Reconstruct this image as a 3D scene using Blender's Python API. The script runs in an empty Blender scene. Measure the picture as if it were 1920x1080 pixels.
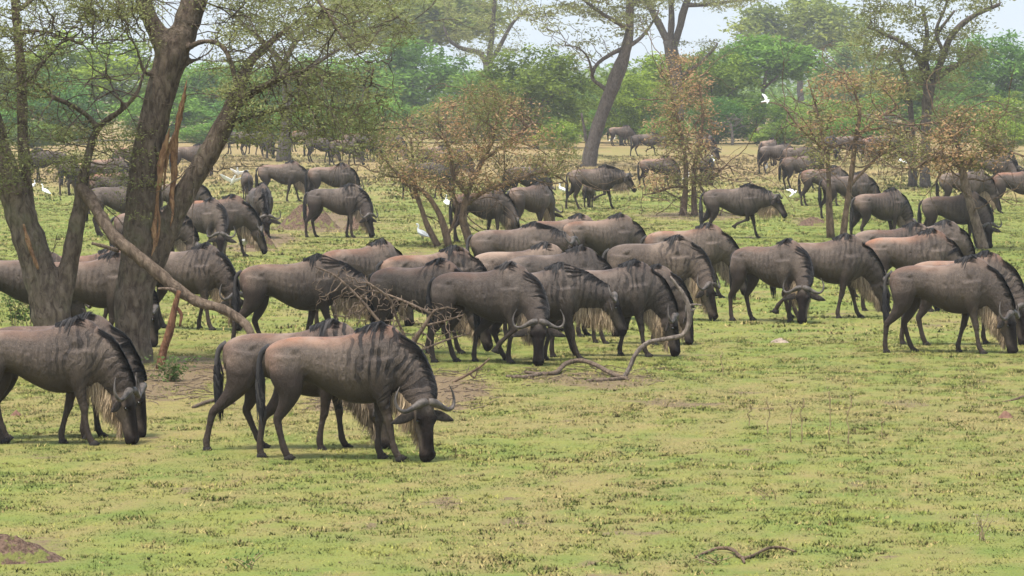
import bpy, bmesh, math, random
import numpy as np
from mathutils import Vector, Matrix, noise as mnoise

SC = bpy.context.scene
COL = SC.collection
PI = math.pi

# ------------------------------------------------------------------ camera
F_PX = 8000.0            # focal length in photo pixels (1920 wide): a 150 mm telephoto
HC = 3.7                 # camera height: roof of a vehicle
HORIZON = 165.0
PITCH = math.atan((540.0 - HORIZON) / F_PX)
cam_d = bpy.data.cameras.new('camera')
cam_d.sensor_width = 36.0
cam_d.lens = 36.0 * F_PX / 1920.0
cam_d.clip_start = 1.0
cam_d.clip_end = 20000.0
cam = bpy.data.objects.new('camera', cam_d)
COL.objects.link(cam)
cam.location = (0, 0, HC)
cam.rotation_euler = (PI / 2 - PITCH, 0, 0)
SC.camera = cam

# ------------------------------------------------------------------ light
SUN_EL, SUN_AZ = math.radians(70), math.radians(215)      # azimuth measured from +Y towards +X
world = bpy.data.worlds.new('World')
SC.world = world
world.use_nodes = True
wn = world.node_tree
sky = wn.nodes.new('ShaderNodeTexSky')
sky.sky_type = 'NISHITA'
sky.sun_disc = False
sky.sun_elevation = SUN_EL
sky.sun_rotation = SUN_AZ
sky.air_density = 1.0
sky.dust_density = 4.0
sky.ozone_density = 1.0
veil = wn.nodes.new('ShaderNodeMix')           # thin bright overcast over the blue
veil.data_type = 'RGBA'
veil.inputs[0].default_value = 0.65
veil.inputs[7].default_value = (3.5, 4.3, 5.1, 1)
wn.links.new(sky.outputs[0], veil.inputs[6])
wn.links.new(veil.outputs[2], wn.nodes['Background'].inputs['Color'])
wn.nodes['Background'].inputs['Strength'].default_value = 0.15
sun_d = bpy.data.lights.new('sun', 'SUN')
sun_d.energy = 3.0
sun_d.angle = math.radians(13)
sun_d.color = (1.0, 0.95, 0.88)
sun = bpy.data.objects.new('sun', sun_d)
COL.objects.link(sun)
sd = Vector((math.sin(SUN_AZ) * math.cos(SUN_EL), math.cos(SUN_AZ) * math.cos(SUN_EL), math.sin(SUN_EL)))
sun.rotation_euler = sd.to_track_quat('Z', 'Y').to_euler()

SC.view_settings.view_transform = 'Standard'
SC.view_settings.look = 'None'
SC.view_settings.gamma = 1.0
SC.view_settings.exposure = 1.0
SC.render.engine = 'CYCLES'
SC.cycles.use_denoising = True
SC.cycles.max_bounces = 6
SC.cycles.transparent_max_bounces = 4
SC.cycles.volume_bounces = 0

# ------------------------------------------------------------------ helpers
CAM = Vector((0, 0, HC))
_F = Vector((0, math.cos(PITCH), -math.sin(PITCH)))
_U = Vector((0, math.sin(PITCH), math.cos(PITCH)))
def ray(px, py):
    return _F + Vector((1, 0, 0)) * ((px - 960.0) / F_PX) + _U * ((540.0 - py) / F_PX)
def G(px, py):
    """a point on the ground as measured in the photograph"""
    d = ray(px, py)
    return CAM + d * (-HC / d.z)
def P(px, py, y):
    """a point at distance y in front of the camera"""
    d = ray(px, py)
    return CAM + d * (y / d.y)
def dist_of(py):
    return G(960, py).y
def mpp(y):
    """metres per photo pixel at distance y"""
    return y / F_PX

def tag(o, label=None, cat=None, group=None, kind=None):
    if label: o['label'] = label
    if cat: o['category'] = cat
    if group: o['group'] = group
    if kind: o['kind'] = kind
    return o
def empty(name, loc=(0, 0, 0), rz=0.0, label=None, cat=None, group=None):
    o = bpy.data.objects.new(name, None)
    o.empty_display_size = 0.2
    COL.objects.link(o)
    o.location = loc
    o.rotation_euler = (0, 0, rz)
    return tag(o, label, cat, group)
def link(name, me, parent=None, mat=None):
    o = bpy.data.objects.new(name, me)
    COL.objects.link(o)
    if parent is not None: o.parent = parent
    if mat is not None and len(me.materials) == 0: me.materials.append(mat)
    return o
def copy_tree(o, parent=None):
    c = o.copy()
    COL.objects.link(c)
    c.parent = parent
    for ch in list(o.children):
        copy_tree(ch, c)
    return c
def np_mesh(name, verts, faces, attrs=None, smooth=False):
    """verts (n,3), faces (m,k) all of one size k"""
    me = bpy.data.meshes.new(name)
    verts = np.asarray(verts, dtype=np.float32)
    faces = np.asarray(faces, dtype=np.int32)
    k = faces.shape[1]
    me.vertices.add(len(verts))
    me.vertices.foreach_set('co', verts.ravel())
    me.loops.add(faces.size)
    me.loops.foreach_set('vertex_index', faces.ravel())
    me.polygons.add(len(faces))
    me.polygons.foreach_set('loop_start', np.arange(0, faces.size, k, dtype=np.int32))
    if smooth:
        me.polygons.foreach_set('use_smooth', np.ones(len(faces), dtype=bool))
    me.update(calc_edges=True)
    for nm, val in (attrs or {}).items():
        val = np.asarray(val, dtype=np.float32)
        if val.ndim == 1:
            a = me.attributes.new(nm, 'FLOAT', 'POINT'); a.data.foreach_set('value', val)
        else:
            a = me.attributes.new(nm, 'FLOAT_COLOR', 'POINT'); a.data.foreach_set('color', val.ravel())
    return me

# node shorthand
def new_mat(name):
    m = bpy.data.materials.new(name)
    m.use_nodes = True
    nt = m.node_tree
    for n in list(nt.nodes): nt.nodes.remove(n)
    out = nt.nodes.new('ShaderNodeOutputMaterial')
    return m, nt, out
class NB:
    def __init__(s, nt): s.nt = nt
    def n(s, kind, **kw):
        nd = s.nt.nodes.new(kind)
        for k, v in kw.items(): setattr(nd, k, v)
        return nd
    def put(s, sock, v):
        if v is None: return
        if hasattr(v, 'links'): s.nt.links.new(v, sock)
        else:
            if sock.type == 'RGBA' and len(v) == 3: v = (*v, 1)
            sock.default_value = v
    def attr(s, name, typ='GEOMETRY'):
        return s.n('ShaderNodeAttribute', attribute_name=name, attribute_type=typ)
    def math(s, op, a, b=None, c=None, clamp=False):
        nd = s.n('ShaderNodeMath', operation=op, use_clamp=clamp)
        s.put(nd.inputs[0], a); s.put(nd.inputs[1], b); s.put(nd.inputs[2], c)
        return nd.outputs[0]
    def mix(s, f, a, b, blend='MIX'):
        nd = s.n('ShaderNodeMix', data_type='RGBA', blend_type=blend)
        s.put(nd.inputs[0], f); s.put(nd.inputs[6], a); s.put(nd.inputs[7], b)
        return nd.outputs[2]
    def noise(s, vec, scale, detail=3.0, rough=0.55, dist=0.0):
        nd = s.n('ShaderNodeTexNoise')
        s.put(nd.inputs['Vector'], vec)
        nd.inputs['Scale'].default_value = scale
        nd.inputs['Detail'].default_value = detail
        nd.inputs['Roughness'].default_value = rough
        nd.inputs['Distortion'].default_value = dist
        return nd.outputs['Fac']
    def ramp(s, f, lo, hi, a=0.0, b=1.0):
        nd = s.n('ShaderNodeMapRange', interpolation_type='SMOOTHSTEP')
        s.put(nd.inputs['Value'], f)
        for k, v in (('From Min', lo), ('From Max', hi), ('To Min', a), ('To Max', b)): nd.inputs[k].default_value = v
        return nd.outputs[0]
    def mapping(s, vec, scale=(1, 1, 1)):
        nd = s.n('ShaderNodeMapping')
        s.put(nd.inputs['Vector'], vec)
        nd.inputs['Scale'].default_value = scale
        return nd.outputs[0]
    def bump(s, h, strength=0.3, dist=0.02):
        nd = s.n('ShaderNodeBump')
        nd.inputs['Strength'].default_value = strength
        nd.inputs['Distance'].default_value = dist
        s.put(nd.inputs['Height'], h)
        return nd.outputs[0]
    def principled(s, col, rough=0.8, normal=None, spec=0.3, sheen=0.0):
        nd = s.n('ShaderNodeBsdfPrincipled')
        s.put(nd.inputs['Base Color'], col)
        s.put(nd.inputs['Roughness'], rough)
        s.put(nd.inputs['Specular IOR Level'], spec)
        if sheen: nd.inputs['Sheen Weight'].default_value = sheen
        if normal is not None: s.put(nd.inputs['Normal'], normal)
        return nd.outputs[0]

def loft(bm, rings, caps=True):
    """closed rings of equal vertex count -> skin"""
    vr = [[bm.verts.new(p) for p in r] for r in rings]
    n = len(vr[0])
    for a, b in zip(vr, vr[1:]):
        for i in range(n):
            j = (i + 1) % n
            bm.faces.new((a[i], a[j], b[j], b[i]))
    if caps:
        for r, flip in ((vr[0], True), (vr[-1], False)):
            c = bm.verts.new(sum((v.co for v in r), Vector()) / n)
            for i in range(n):
                j = (i + 1) % n
                bm.faces.new((r[j], r[i], c) if flip else (r[i], r[j], c))
    return vr
def frame_of(t, up=Vector((0, 0, 1))):
    t = t.normalized()
    a = up.cross(t)
    if a.length < 1e-3: a = Vector((1, 0, 0)).cross(t)
    a.normalize()
    return a, t.cross(a).normalized()
def tube(bm, pts, rads, n=8, wob=0.0, rnd=random, up=Vector((0, 0, 1))):
    """tapered tube along pts; rads numbers or (ra, rb) pairs"""
    rings = []
    a_prev = None
    for i, p in enumerate(pts):
        t = (pts[min(i + 1, len(pts) - 1)] - pts[max(i - 1, 0)])
        if t.length < 1e-9: t = Vector((0, 0, 1))
        if a_prev is None:
            a, b = frame_of(t, up)
        else:
            tt = t.normalized()
            a = (a_prev - tt * a_prev.dot(tt))
            a = a.normalized() if a.length > 1e-6 else frame_of(t)[0]
            b = tt.cross(a).normalized()
        a_prev = a
        r = rads[i]
        ra, rb = r if isinstance(r, tuple) else (r, r)
        ring = []
        for k in range(n):
            th = 2 * PI * k / n
            w = 1 + (rnd.uniform(-wob, wob) if wob else 0)
            ring.append(p + a * (math.cos(th) * ra * w) + b * (math.sin(th) * rb * w))
        rings.append(ring)
    return loft(bm, rings)
def bm_mesh(bm, name, smooth=True):
    bmesh.ops.recalc_face_normals(bm, faces=bm.faces)
    me = bpy.data.meshes.new(name)
    bm.to_mesh(me); bm.free()
    if smooth:
        me.polygons.foreach_set('use_smooth', np.ones(len(me.polygons), dtype=bool))
    return me
def remeshed(me, voxel, smooth_it=4, factor=0.5):
    """one continuous skin from overlapping closed pieces"""
    o = bpy.data.objects.new('tmp', me)
    COL.objects.link(o)
    m = o.modifiers.new('r', 'REMESH'); m.mode = 'VOXEL'; m.voxel_size = voxel; m.use_smooth_shade = True
    if smooth_it:
        s = o.modifiers.new('s', 'SMOOTH'); s.factor = factor; s.iterations = smooth_it
    dg = bpy.context.evaluated_depsgraph_get()
    out = bpy.data.meshes.new_from_object(o.evaluated_get(dg))
    bpy.data.objects.remove(o)
    out.polygons.foreach_set('use_smooth', np.ones(len(out.polygons), dtype=bool))
    return out
def co_of(me):
    a = np.empty(len(me.vertices) * 3, dtype=np.float32)
    me.vertices.foreach_get('co', a)
    return a.reshape(-1, 3)
def sstep(x, lo, hi):
    t = np.clip((x - lo) / (hi - lo), 0, 1)
    return t * t * (3 - 2 * t)
def catmull(pts, n):
    """resample control points (any dimension) smoothly"""
    p = np.asarray(pts, dtype=float)
    p = np.vstack([2 * p[0] - p[1], p, 2 * p[-1] - p[-2]])
    out = []
    m = len(p) - 3
    for u in np.linspace(0, m, n):
        i = min(int(u), m - 1); t = u - i
        a, b, c, d = p[i:i + 4]
        out.append(0.5 * ((2 * b) + (c - a) * t + (2 * a - 5 * b + 4 * c - d) * t * t + (3 * b - a - 3 * c + d) * t ** 3))
    return np.array(out)
# ================================================================== WILDEBEEST
def coat_material():
    m, nt, out = new_mat('wildebeest_coat')
    b = NB(nt)
    tc = b.n('ShaderNodeTexCoord')
    obj = tc.outputs['Object']
    coat = b.n('ShaderNodeSeparateColor'); b.put(coat.inputs[0], b.attr('coat').outputs['Color'])
    dorsal, stripe, face = coat.outputs
    tint0 = b.n('ShaderNodeObjectInfo').outputs['Color']
    ts0 = b.n('ShaderNodeSeparateColor'); b.put(ts0.inputs[0], tint0)
    stripe = b.math('MULTIPLY', stripe, ts0.outputs[2])
    low = b.attr('low').outputs['Fac']
    s = b.attr('s').outputs['Fac']
    info = b.n('ShaderNodeObjectInfo')
    tint = info.outputs['Color']
    tsep = b.n('ShaderNodeSeparateColor'); b.put(tsep.inputs[0], tint)
    shift = b.n('ShaderNodeVectorMath', operation='ADD')
    b.put(shift.inputs[0], obj)
    rv = b.n('ShaderNodeCombineXYZ')
    b.put(rv.inputs[0], b.math('MULTIPLY', info.outputs['Random'], 37.0)); b.put(rv.inputs[2], b.math('MULTIPLY', info.outputs['Random'], 11.0))
    b.put(shift.inputs[1], rv.outputs[0])
    v = shift.outputs[0]
    n_big = b.noise(v, 2.2, 3)
    n_mid = b.noise(v, 8.0, 4, 0.6)
    n_hair = b.noise(b.mapping(v, (3, 3, 1)), 34.0, 3, 0.65)
    grey = b.mix(b.ramp(n_big, 0.35, 0.65), (0.066, 0.054, 0.047), (0.118, 0.096, 0.080))
    # rusty back and rump
    red = b.math('MULTIPLY', dorsal, b.ramp(n_mid, 0.25, 0.75, 0.5, 1.0))
    col = b.mix(b.math('MULTIPLY', red, b.math('POWER', tsep.outputs[0], 1.8)), grey, (0.34, 0.155, 0.085))
    pale = b.math('MULTIPLY', b.ramp(n_big, 0.46, 0.64), b.math('MULTIPLY', dorsal, 0.6))  # pale tan highlights of the lit back, painted into the coat colour
    col = b.mix(pale, col, (0.33, 0.26, 0.21))
    # dust and hair grain
    col = b.mix(b.ramp(n_hair, 0.40, 0.72, 0.0, 0.42), b.mix(b.ramp(n_hair, .25, .45), b.mix(1.0, col, (.6, .6, .6), 'MULTIPLY'), col), b.mix(0.5, col, (0.29, 0.225, 0.165)))
    blot = b.ramp(b.noise(b.mapping(v, (1, 1, .6)), 5.5, 5, .7), .56, .70)
    col = b.mix(b.math('MULTIPLY', blot, .55), col, (0.052, 0.042, 0.037))
    scar = b.ramp(b.noise(b.mapping(v, (.5, 1, 1.6)), 13.0, 3, .6), .66, .72)
    col = b.mix(b.math('MULTIPLY', scar, .30), col, (0.24, 0.195, 0.16))
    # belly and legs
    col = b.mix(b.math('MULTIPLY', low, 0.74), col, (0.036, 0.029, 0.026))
    # brindle
    wob = b.math('MULTIPLY', b.math('SUBTRACT', b.noise(b.mapping(v, (1, 1, .8)), 4.0, 2), 0.5), 0.24)
    ph = b.math('ADD', s, wob)
    w = b.math('SINE', b.math('MULTIPLY', ph, 66.0))
    w = b.ramp(w, -0.05, 0.45)
    w = b.math('MULTIPLY', w, b.ramp(b.noise(v, 5.0, 2), 0.34, 0.58, 0.25, 1.0))
    col = b.mix(b.math('MULTIPLY', b.math('MULTIPLY', w, stripe), 0.92), col, (0.014, 0.012, 0.012))
    # black face
    col = b.mix(b.math('MULTIPLY', face, b.ramp(n_mid, 0.2, 0.6, 0.75, 1.0)), col, (0.012, 0.010, 0.010))
    col = b.mix(1.0, col, b.mix(tsep.outputs[1], (0.68, 0.65, 0.64), (1.14, 1.02, 0.92)), 'MULTIPLY')
    h = b.math('ADD', b.math('MULTIPLY', n_hair, 0.35), b.math('MULTIPLY', n_mid, 0.9))
    ribs = b.math('SINE', b.math('MULTIPLY', b.math('ADD', s, b.math('MULTIPLY', n_big, .10)), 74.0))
    h = b.math('ADD', h, b.math('MULTIPLY', b.math('MULTIPLY', ribs, b.ramp(n_mid, .3, .6)), b.math('MULTIPLY', b.attr('rib').outputs['Fac'], .38)))
    fold = b.noise(b.mapping(v, (2.6, 1.2, .7)), 7.0, 3, .6)
    h = b.math('ADD', h, b.math('MULTIPLY', fold, b.math('ADD', .4, b.math('MULTIPLY', stripe, .8))))
    h = b.math('SUBTRACT', h, b.math('MULTIPLY', b.math('MULTIPLY', w, stripe), 0.35))
    b.put(out.inputs[0], b.principled(col, 0.58, b.bump(h, 0.7, 0.04), b.math('MULTIPLY', b.math('SUBTRACT', 1.0, b.math('MAXIMUM', face, b.math('MULTIPLY', low, .7))), 0.2)))
    return m
def hair_material(name, dark, light, spread=1.0):
    m, nt, out = new_mat(name)
    b = NB(nt)
    t = b.attr('tone').outputs['Fac']
    col = b.mix(t, dark, light)
    info = b.n('ShaderNodeObjectInfo')
    col = b.mix(1.0, col, b.mix(info.outputs['Random'], (0.7, 0.7, 0.72), (1.25, 1.2, 1.15)), 'MULTIPLY')
    b.put(out.inputs[0], b.principled(col, 0.7, None, 0.12))
    return m
def plain_material(name, c0, c1, scale=20.0, rough=0.6, bump=0.3, spec=0.4, stretch=(1, 1, 1)):
    m, nt, out = new_mat(name)
    b = NB(nt)
    o = b.n('ShaderNodeTexCoord').outputs['Object']
    n = b.noise(b.mapping(o, stretch), scale, 4, 0.6)
    b.put(out.inputs[0], b.principled(b.mix(b.ramp(n, 0.3, 0.7), c0, c1), rough, b.bump(n, bump, 0.01), spec))
    return m
M_COAT = coat_material()
M_MANE = hair_material('black_mane_hair', (0.010, 0.010, 0.011), (0.055, 0.050, 0.048))
M_BEARD = hair_material('tan_beard_hair', (0.13, 0.096, 0.064), (0.52, 0.40, 0.255))
M_BEARD_GREY = hair_material('grey_beard_hair', (0.10, 0.085, 0.07), (0.30, 0.25, 0.20))
M_HORN = plain_material('horn', (0.030, 0.025, 0.022), (0.120, 0.098, 0.082), 14, 0.6, 0.5, 0.3)
M_EAR = plain_material('ear_skin', (0.022, 0.018, 0.016), (0.060, 0.048, 0.040), 30, .85, .3, .1)
M_HOOF = plain_material('hoof', (0.012, 0.010, 0.009), (0.035, 0.030, 0.026), 20, 0.85, 0.2, .1)
M_EYE = plain_material('eye', (0.006, 0.005, 0.004), (0.012, 0.010, 0.008), 10, 0.12, 0.0, 0.6)

TORSO = [  # x, top, bottom, half width
    (-0.745, 1.07, 0.95, .045), (-0.715, 1.125, .84, .120), (-0.62, 1.185, .78, .178), (-0.47, 1.222, .79, .200),
    (-0.30, 1.228, .770, .205), (-0.12, 1.226, .672, .232), (0.06, 1.244, .588, .246), (0.22, 1.298, .562, .242),
    (0.35, 1.350, .575, .226), (0.46, 1.354, .60, .202), (0.56, 1.315, .645, .178), (0.64, 1.23, .72, .138), (0.71, 1.11, .83, .07)]

def rot2(v, ang):          # rotate (x, z) about the y axis
    c, s = math.cos(ang), math.sin(ang)
    return Vector((v.x * c + v.z * s, v.y, -v.x * s + v.z * c))

def leg_joints(front, side, d, lift=0.0):
    """list of (point, fore-aft radius, lateral radius); d = hoof displacement fore/aft, lift = hoof raised by bending"""
    if front:
        base = [(0.40, 1.02, .165, .085, .165), (0.405, .84, .145, .090, .165), (0.385, .70, .100, .075, .155), (0.38, .58, .066, .056, .145),
                (0.385, .46, .050, .044, .135), (0.388, .405, .050, .043, .132), (0.38, .34, .036, .034, .130), (0.378, .22, .033, .031, .128),
                (0.380, .125, .040, .037, .128), (0.398, .075, .037, .036, .128), (0.412, .038, .048, .042, .128), (0.418, .004, .055, .046, .128)]
        top, knee, i_knee = 0.90, 0.41, 5
    else:
        base = [(-0.50, 1.03, .180, .105, .125), (-0.515, .86, .178, .100, .150), (-0.50, .72, .140, .085, .155), (-0.535, .60, .094, .064, .145),
                (-0.60, .49, .062, .046, .135), (-0.650, .425, .050, .040, .130), (-0.648, .36, .042, .036, .128), (-0.630, .23, .035, .032, .126),
                (-0.612, .125, .041, .037, .126), (-0.592, .075, .037, .036, .126), (-0.578, .038, .048, .042, .126), (-0.572, .004, .055, .046, .126)]
        top, knee, i_knee = 0.92, 0.43, 5
    ang = math.atan2(d, top)                       # swing of the whole leg, stretched so that the hoof stays on the ground
    pts = []
    for x, z, rx, ry, y in base:
        f = max(0.0, min(1.0, (top - z) / top))
        pts.append([Vector((x + d * f, y * side, z)), rx, ry])
    if lift > 0:                                   # bend at the knee / hock: lower leg folds back
        k = pts[i_knee][0].copy()
        fold = math.radians(75 * lift) * (1 if front else 0.6)
        for j in range(i_knee + 1, len(pts)):
            r = pts[j][0] - k
            pts[j][0] = k + rot2(r, fold)
        up = 0.10 * lift
        for j in range(3, len(pts)):
            pts[j][0].z += up * min(1.0, (j - 2) / 3)
            pts[j][0].x += 0.05 * lift * min(1.0, (j - 2) / 3)
    else:
        # keep hoof level with fetlock trimmed forward
        pass
    return pts

class Pose:
    pass
def make_pose(neck, pitch, yaw, legs, roll=0.0, beard=1.0, mane=1.0, seed=1, slim=1.0, tail=0.0):
    """neck: list of (x, y, z, half depth, half width) from shoulder to poll;
       pitch: muzzle direction below the horizon (deg); yaw: turn of the face (deg, + = animal's left)
       legs: (fl, fr, hl, hr) each (d, lift)"""
    rnd = random.Random(seed)
    bm = bmesh.new()
    N = 20
    # torso
    T = catmull(TORSO, 40)
    rings = []
    for x, zt, zb, w in T:
        mid, half = (zt + zb) / 2, (zt - zb) / 2
        ridge = 0.34 * float(sstep(np.array(x), 0.0, 0.4)) + 0.10
        ring = []
        for k in range(N):
            th = 2 * PI * k / N
            c, s_ = math.cos(th), math.sin(th)
            yy = w * slim * math.copysign(abs(s_) ** 0.85, s_)
            yy *= 1 - ridge * max(0, c) ** 1.3 - 0.22 * max(0, -c) ** 2
            ring.append(Vector((x, yy, mid + half * math.copysign(abs(c) ** 0.92, c))))
        rings.append(ring)
    loft(bm, rings)
    # neck
    K = catmull(neck, 16)
    kc = [Vector(k[:3]) for k in K]
    neck_fr = []
    rings = []
    for i, c in enumerate(kc):
        t = (kc[min(i + 1, 15)] - kc[max(i - 1, 0)]).normalized()
        lat = Vector((-t.y, t.x, 0)) if abs(t.z) < 0.98 else Vector((0, 1, 0))
        lat = Vector((0, 1, 0)) - t * t.y
        lat.normalize()
        upv = lat.cross(t) * -1
        upv = t.cross(lat)
        if upv.z < 0 and abs(upv.z) > 0.2: upv = -upv
        hd, hw = K[i][3], K[i][4]
        neck_fr.append((c, t, lat, upv, hd, hw))
        ring = []
        for k in range(N):
            th = 2 * PI * k / N
            ct, st = math.cos(th), math.sin(th)
            yy = hw * slim * st * (1 - 0.30 * max(0, ct) ** 1.4 - 0.25 * max(0, -ct) ** 2)
            ring.append(c + upv * (hd * ct) + lat * yy)
        rings.append(ring)
    loft(bm, rings)
    # head frame
    poll = kc[-1]
    pa, ya = math.radians(pitch), math.radians(yaw)
    ax = Vector((math.cos(pa), 0, -math.sin(pa)))
    nn = Vector((math.sin(pa), 0, math.cos(pa)))
    Rz = Matrix.Rotation(ya, 3, 'Z')
    ax, nn = Rz @ ax, Rz @ nn
    la = nn.cross(ax).normalized()
    if roll:
        Rr = Matrix.Rotation(math.radians(roll), 3, ax)
        nn, la = Rr @ nn, Rr @ la
    HEAD = [(-.085, -.03, .05, .05), (-.04, -.025, .112, .092), (.03, -.032, .150, .118), (.10, -.040, .162, .126), (.18, -.034, .150, .116), (.27, -.016, .126, .092),
            (.36, .0, .106, .078), (.45, .002, .094, .079), (.53, .0, .084, .088), (.575, -.008, .072, .086), (.605, -.016, .045, .058), (.618, -.02, .018, .025)]
    HEAD = [(t * .94, c * .9, d * .88, w * .88) for t, c, d, w in HEAD]      # a slim, long head
    H = catmull(HEAD, 26)
    rings = []
    for t, c, d, w in H:
        o = poll + ax * t + nn * c
        ring = []
        for k in range(N):
            th = 2 * PI * k / N
            ct, st = math.cos(th), math.sin(th)
            ring.append(o + nn * (d * math.copysign(abs(ct) ** 0.85, ct)) + la * (w * math.copysign(abs(st) ** 0.85, st) * (1 - 0.25 * max(0, -ct) ** 2)))
        rings.append(ring)
    loft(bm, rings)
    for sgn in (1, -1):          # brow ridges and nostril swellings
        tube(bm, [poll + ax * .10 + la * (.068 * sgn) + nn * .056, poll + ax * .15 + la * (.087 * sgn) + nn * .058, poll + ax * .21 + la * (.071 * sgn) + nn * .048],
             [.022, .038, .018], 8)
        tube(bm, [poll + ax * .47 + la * (.045 * sgn) + nn * .048, poll + ax * .51 + la * (.054 * sgn) + nn * .045, poll + ax * .545 + la * (.045 * sgn) + nn * .03],
             [.018, .030, .018], 8)
    # legs
    leg_pts = []
    for i, (front, side) in enumerate(((1, 1), (1, -1), (0, 1), (0, -1))):
        d, lift = legs[i]
        pts = leg_joints(front, side, d, lift)
        leg_pts.append(pts)
        body = pts[:-1]
        A = catmull([(*p, rx, ry) for p, rx, ry in body], 26)
        tube(bm, [Vector(a[:3]) for a in A], [(float(a[4]), float(a[3])) for a in A], 10, up=Vector((1, 0, 0)))
    # shoulder point and hip bone
    for sgn in (1, -1):
        tube(bm, [Vector((.52, .10 * sgn, .84)), Vector((.50, .14 * sgn, .92)), Vector((.40, .14 * sgn, 1.12)), Vector((.36, .09 * sgn, 1.27))], [.05, .075, .075, .045], 8)
        tube(bm, [Vector((-.34, .13 * sgn, 1.14)), Vector((-.43, .165 * sgn, 1.10)), Vector((-.54, .165 * sgn, 1.0))], [.02, .042, .02], 8)
    raw = bm_mesh(bm, 'raw')
    me = remeshed(raw, 0.0165, 5, 0.5)
    me.name = 'wildebeest_body'
    bpy.data.meshes.remove(raw)
    # coat masks
    co = co_of(me)
    sk = [Vector((-.75, 0, .98)), Vector((-.2, 0, .98)), Vector((.30, 0, .98))] + kc[3:] + [poll + ax * .3, poll + ax * .61]
    S = np.array([list(v) for v in sk])
    best = np.full(len(co), 1e9); sv = np.zeros(len(co)); acc = 0.0; seg_i = np.zeros(len(co), int)
    for i in range(len(S) - 1):
        a, d = S[i], S[i + 1] - S[i]
        L = np.linalg.norm(d)
        t = np.clip(((co - a) @ d) / (L * L), 0, 1)
        q = a + t[:, None] * d
        dd = np.linalg.norm(co - q, axis=1)
        m = dd < best
        best[m] = dd[m]; sv[m] = acc + t[m] * L; seg_i[m] = i
        acc += L
    s_poll = sum(np.linalg.norm(S[i + 1] - S[i]) for i in range(len(S) - 3))
    Tx = np.array([r[0] for r in T]); top = np.interp(co[:, 0], Tx, [r[1] for r in T]); bot = np.interp(co[:, 0], Tx, [r[2] for r in T])
    hrel = (co[:, 2] - bot) / (top - bot)
    is_head = sv > s_poll + 0.005
    is_neck = (seg_i >= 3) & ~is_head
    torso = ~is_head & ~is_neck
    dors = sstep(hrel, 0.74, 1.0) * np.where(is_head, 0, 1) * (0.42 + 0.58 * sstep(-co[:, 0], -0.25, 0.35))
    dors = np.maximum(dors, 0.38 * sstep(-co[:, 0], .48, .72) * sstep(co[:, 2], .78, 1.0)) * np.where(is_neck, .35, 1)
    legmask = (co[:, 2] < 0.62) & (torso | (best > 0.30))
    strp = sstep(sv, 0.72, 0.98) * (1 - sstep(sv, s_poll - .10, s_poll + .02)) * sstep(hrel, .18, .42)
    strp = np.where(is_neck, np.maximum(strp, .8 * sstep(sv, 0.72, 0.98) * (1 - sstep(sv, s_poll - .08, s_poll))), strp) * np.where(co[:, 2] < 0.55, np.where(is_neck, 1, 0), 1)
    hp = co - np.array(poll)
    ht, hn = hp @ np.array(ax), hp @ np.array(nn)
    near_head = is_head & (np.abs(hp @ np.array(la)) < .16)
    face = np.where(near_head, np.maximum(sstep(hn, .0, .06) * sstep(ht, .02, .16), sstep(ht, .39, .50)), 0) * 0.95
    crest = np.where(is_neck, sstep(hrel * 0 + 1, 0, 1), 0)
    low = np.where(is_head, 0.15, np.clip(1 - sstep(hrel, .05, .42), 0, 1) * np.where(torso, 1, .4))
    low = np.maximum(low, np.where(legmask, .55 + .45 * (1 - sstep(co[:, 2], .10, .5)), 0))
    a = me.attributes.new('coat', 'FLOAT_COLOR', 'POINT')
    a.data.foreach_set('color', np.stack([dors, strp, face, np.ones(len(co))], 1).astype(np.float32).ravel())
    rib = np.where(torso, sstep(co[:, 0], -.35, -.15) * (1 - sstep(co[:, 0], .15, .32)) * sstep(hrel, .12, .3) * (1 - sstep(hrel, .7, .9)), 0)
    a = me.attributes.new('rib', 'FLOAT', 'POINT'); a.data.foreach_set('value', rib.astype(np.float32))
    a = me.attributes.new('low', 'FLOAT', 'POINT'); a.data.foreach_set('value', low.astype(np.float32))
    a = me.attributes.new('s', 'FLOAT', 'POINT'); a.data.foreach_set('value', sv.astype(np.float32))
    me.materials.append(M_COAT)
    R = Pose()
    R.body = me
    # horns: out and slightly down, then up and in
    R.horns = []
    hp_ctrl = [(.015, .04, .075), (.08, .03, .085), (.165, -.01, .075), (.245, -.040, .06), (.310, -.018, .05), (.338, .055, .04), (.322, .135, .045), (.285, .205, .055)]
    hr = [.042, .043, .030, .023, .018, .014, .009, .003]
    for sgn in (1, -1):
        C = catmull([(*c, r) for c, r in zip(hp_ctrl, hr)], 22)
        bh = bmesh.new()
        pts = [poll + la * (c[0] * sgn) - ax * (c[1] - .035) + nn * (c[2]) for c in C]
        tube(bh, pts, [max(.003, float(c[3])) for c in C], 10)
        R.horns.append(bm_mesh(bh, 'horn'))
    # ears
    R.ears = []
    for sgn in (1, -1):
        be = bmesh.new()
        pts, rr = [], []
        for u in np.linspace(0, 1, 8):
            pts.append(poll + la * (sgn * (.085 + .275 * u)) + ax * (.095 + .085 * u) - nn * (.01 + .02 * u))
            w = .008 + .050 * math.sin(PI * min(1, u * .92 + .08)) ** .8 * (1 - .35 * u)
            rr.append((w, .010) if u < .98 else (.006, .004))
        tube(be, pts, rr, 10, up=nn)
        R.ears.append(bm_mesh(be, 'ear'))
    # eyes
    R.eyes = []
    for sgn in (1, -1):
        bv = bmesh.new()
        bmesh.ops.create_uvsphere(bv, u_segments=10, v_segments=8, radius=.021)
        bmesh.ops.translate(bv, verts=bv.verts, vec=poll + ax * .174 + la * (.096 * sgn) + nn * .034)
        R.eyes.append(bm_mesh(bv, 'eye'))
    # hooves (two-toed)
    R.hooves = []
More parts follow.
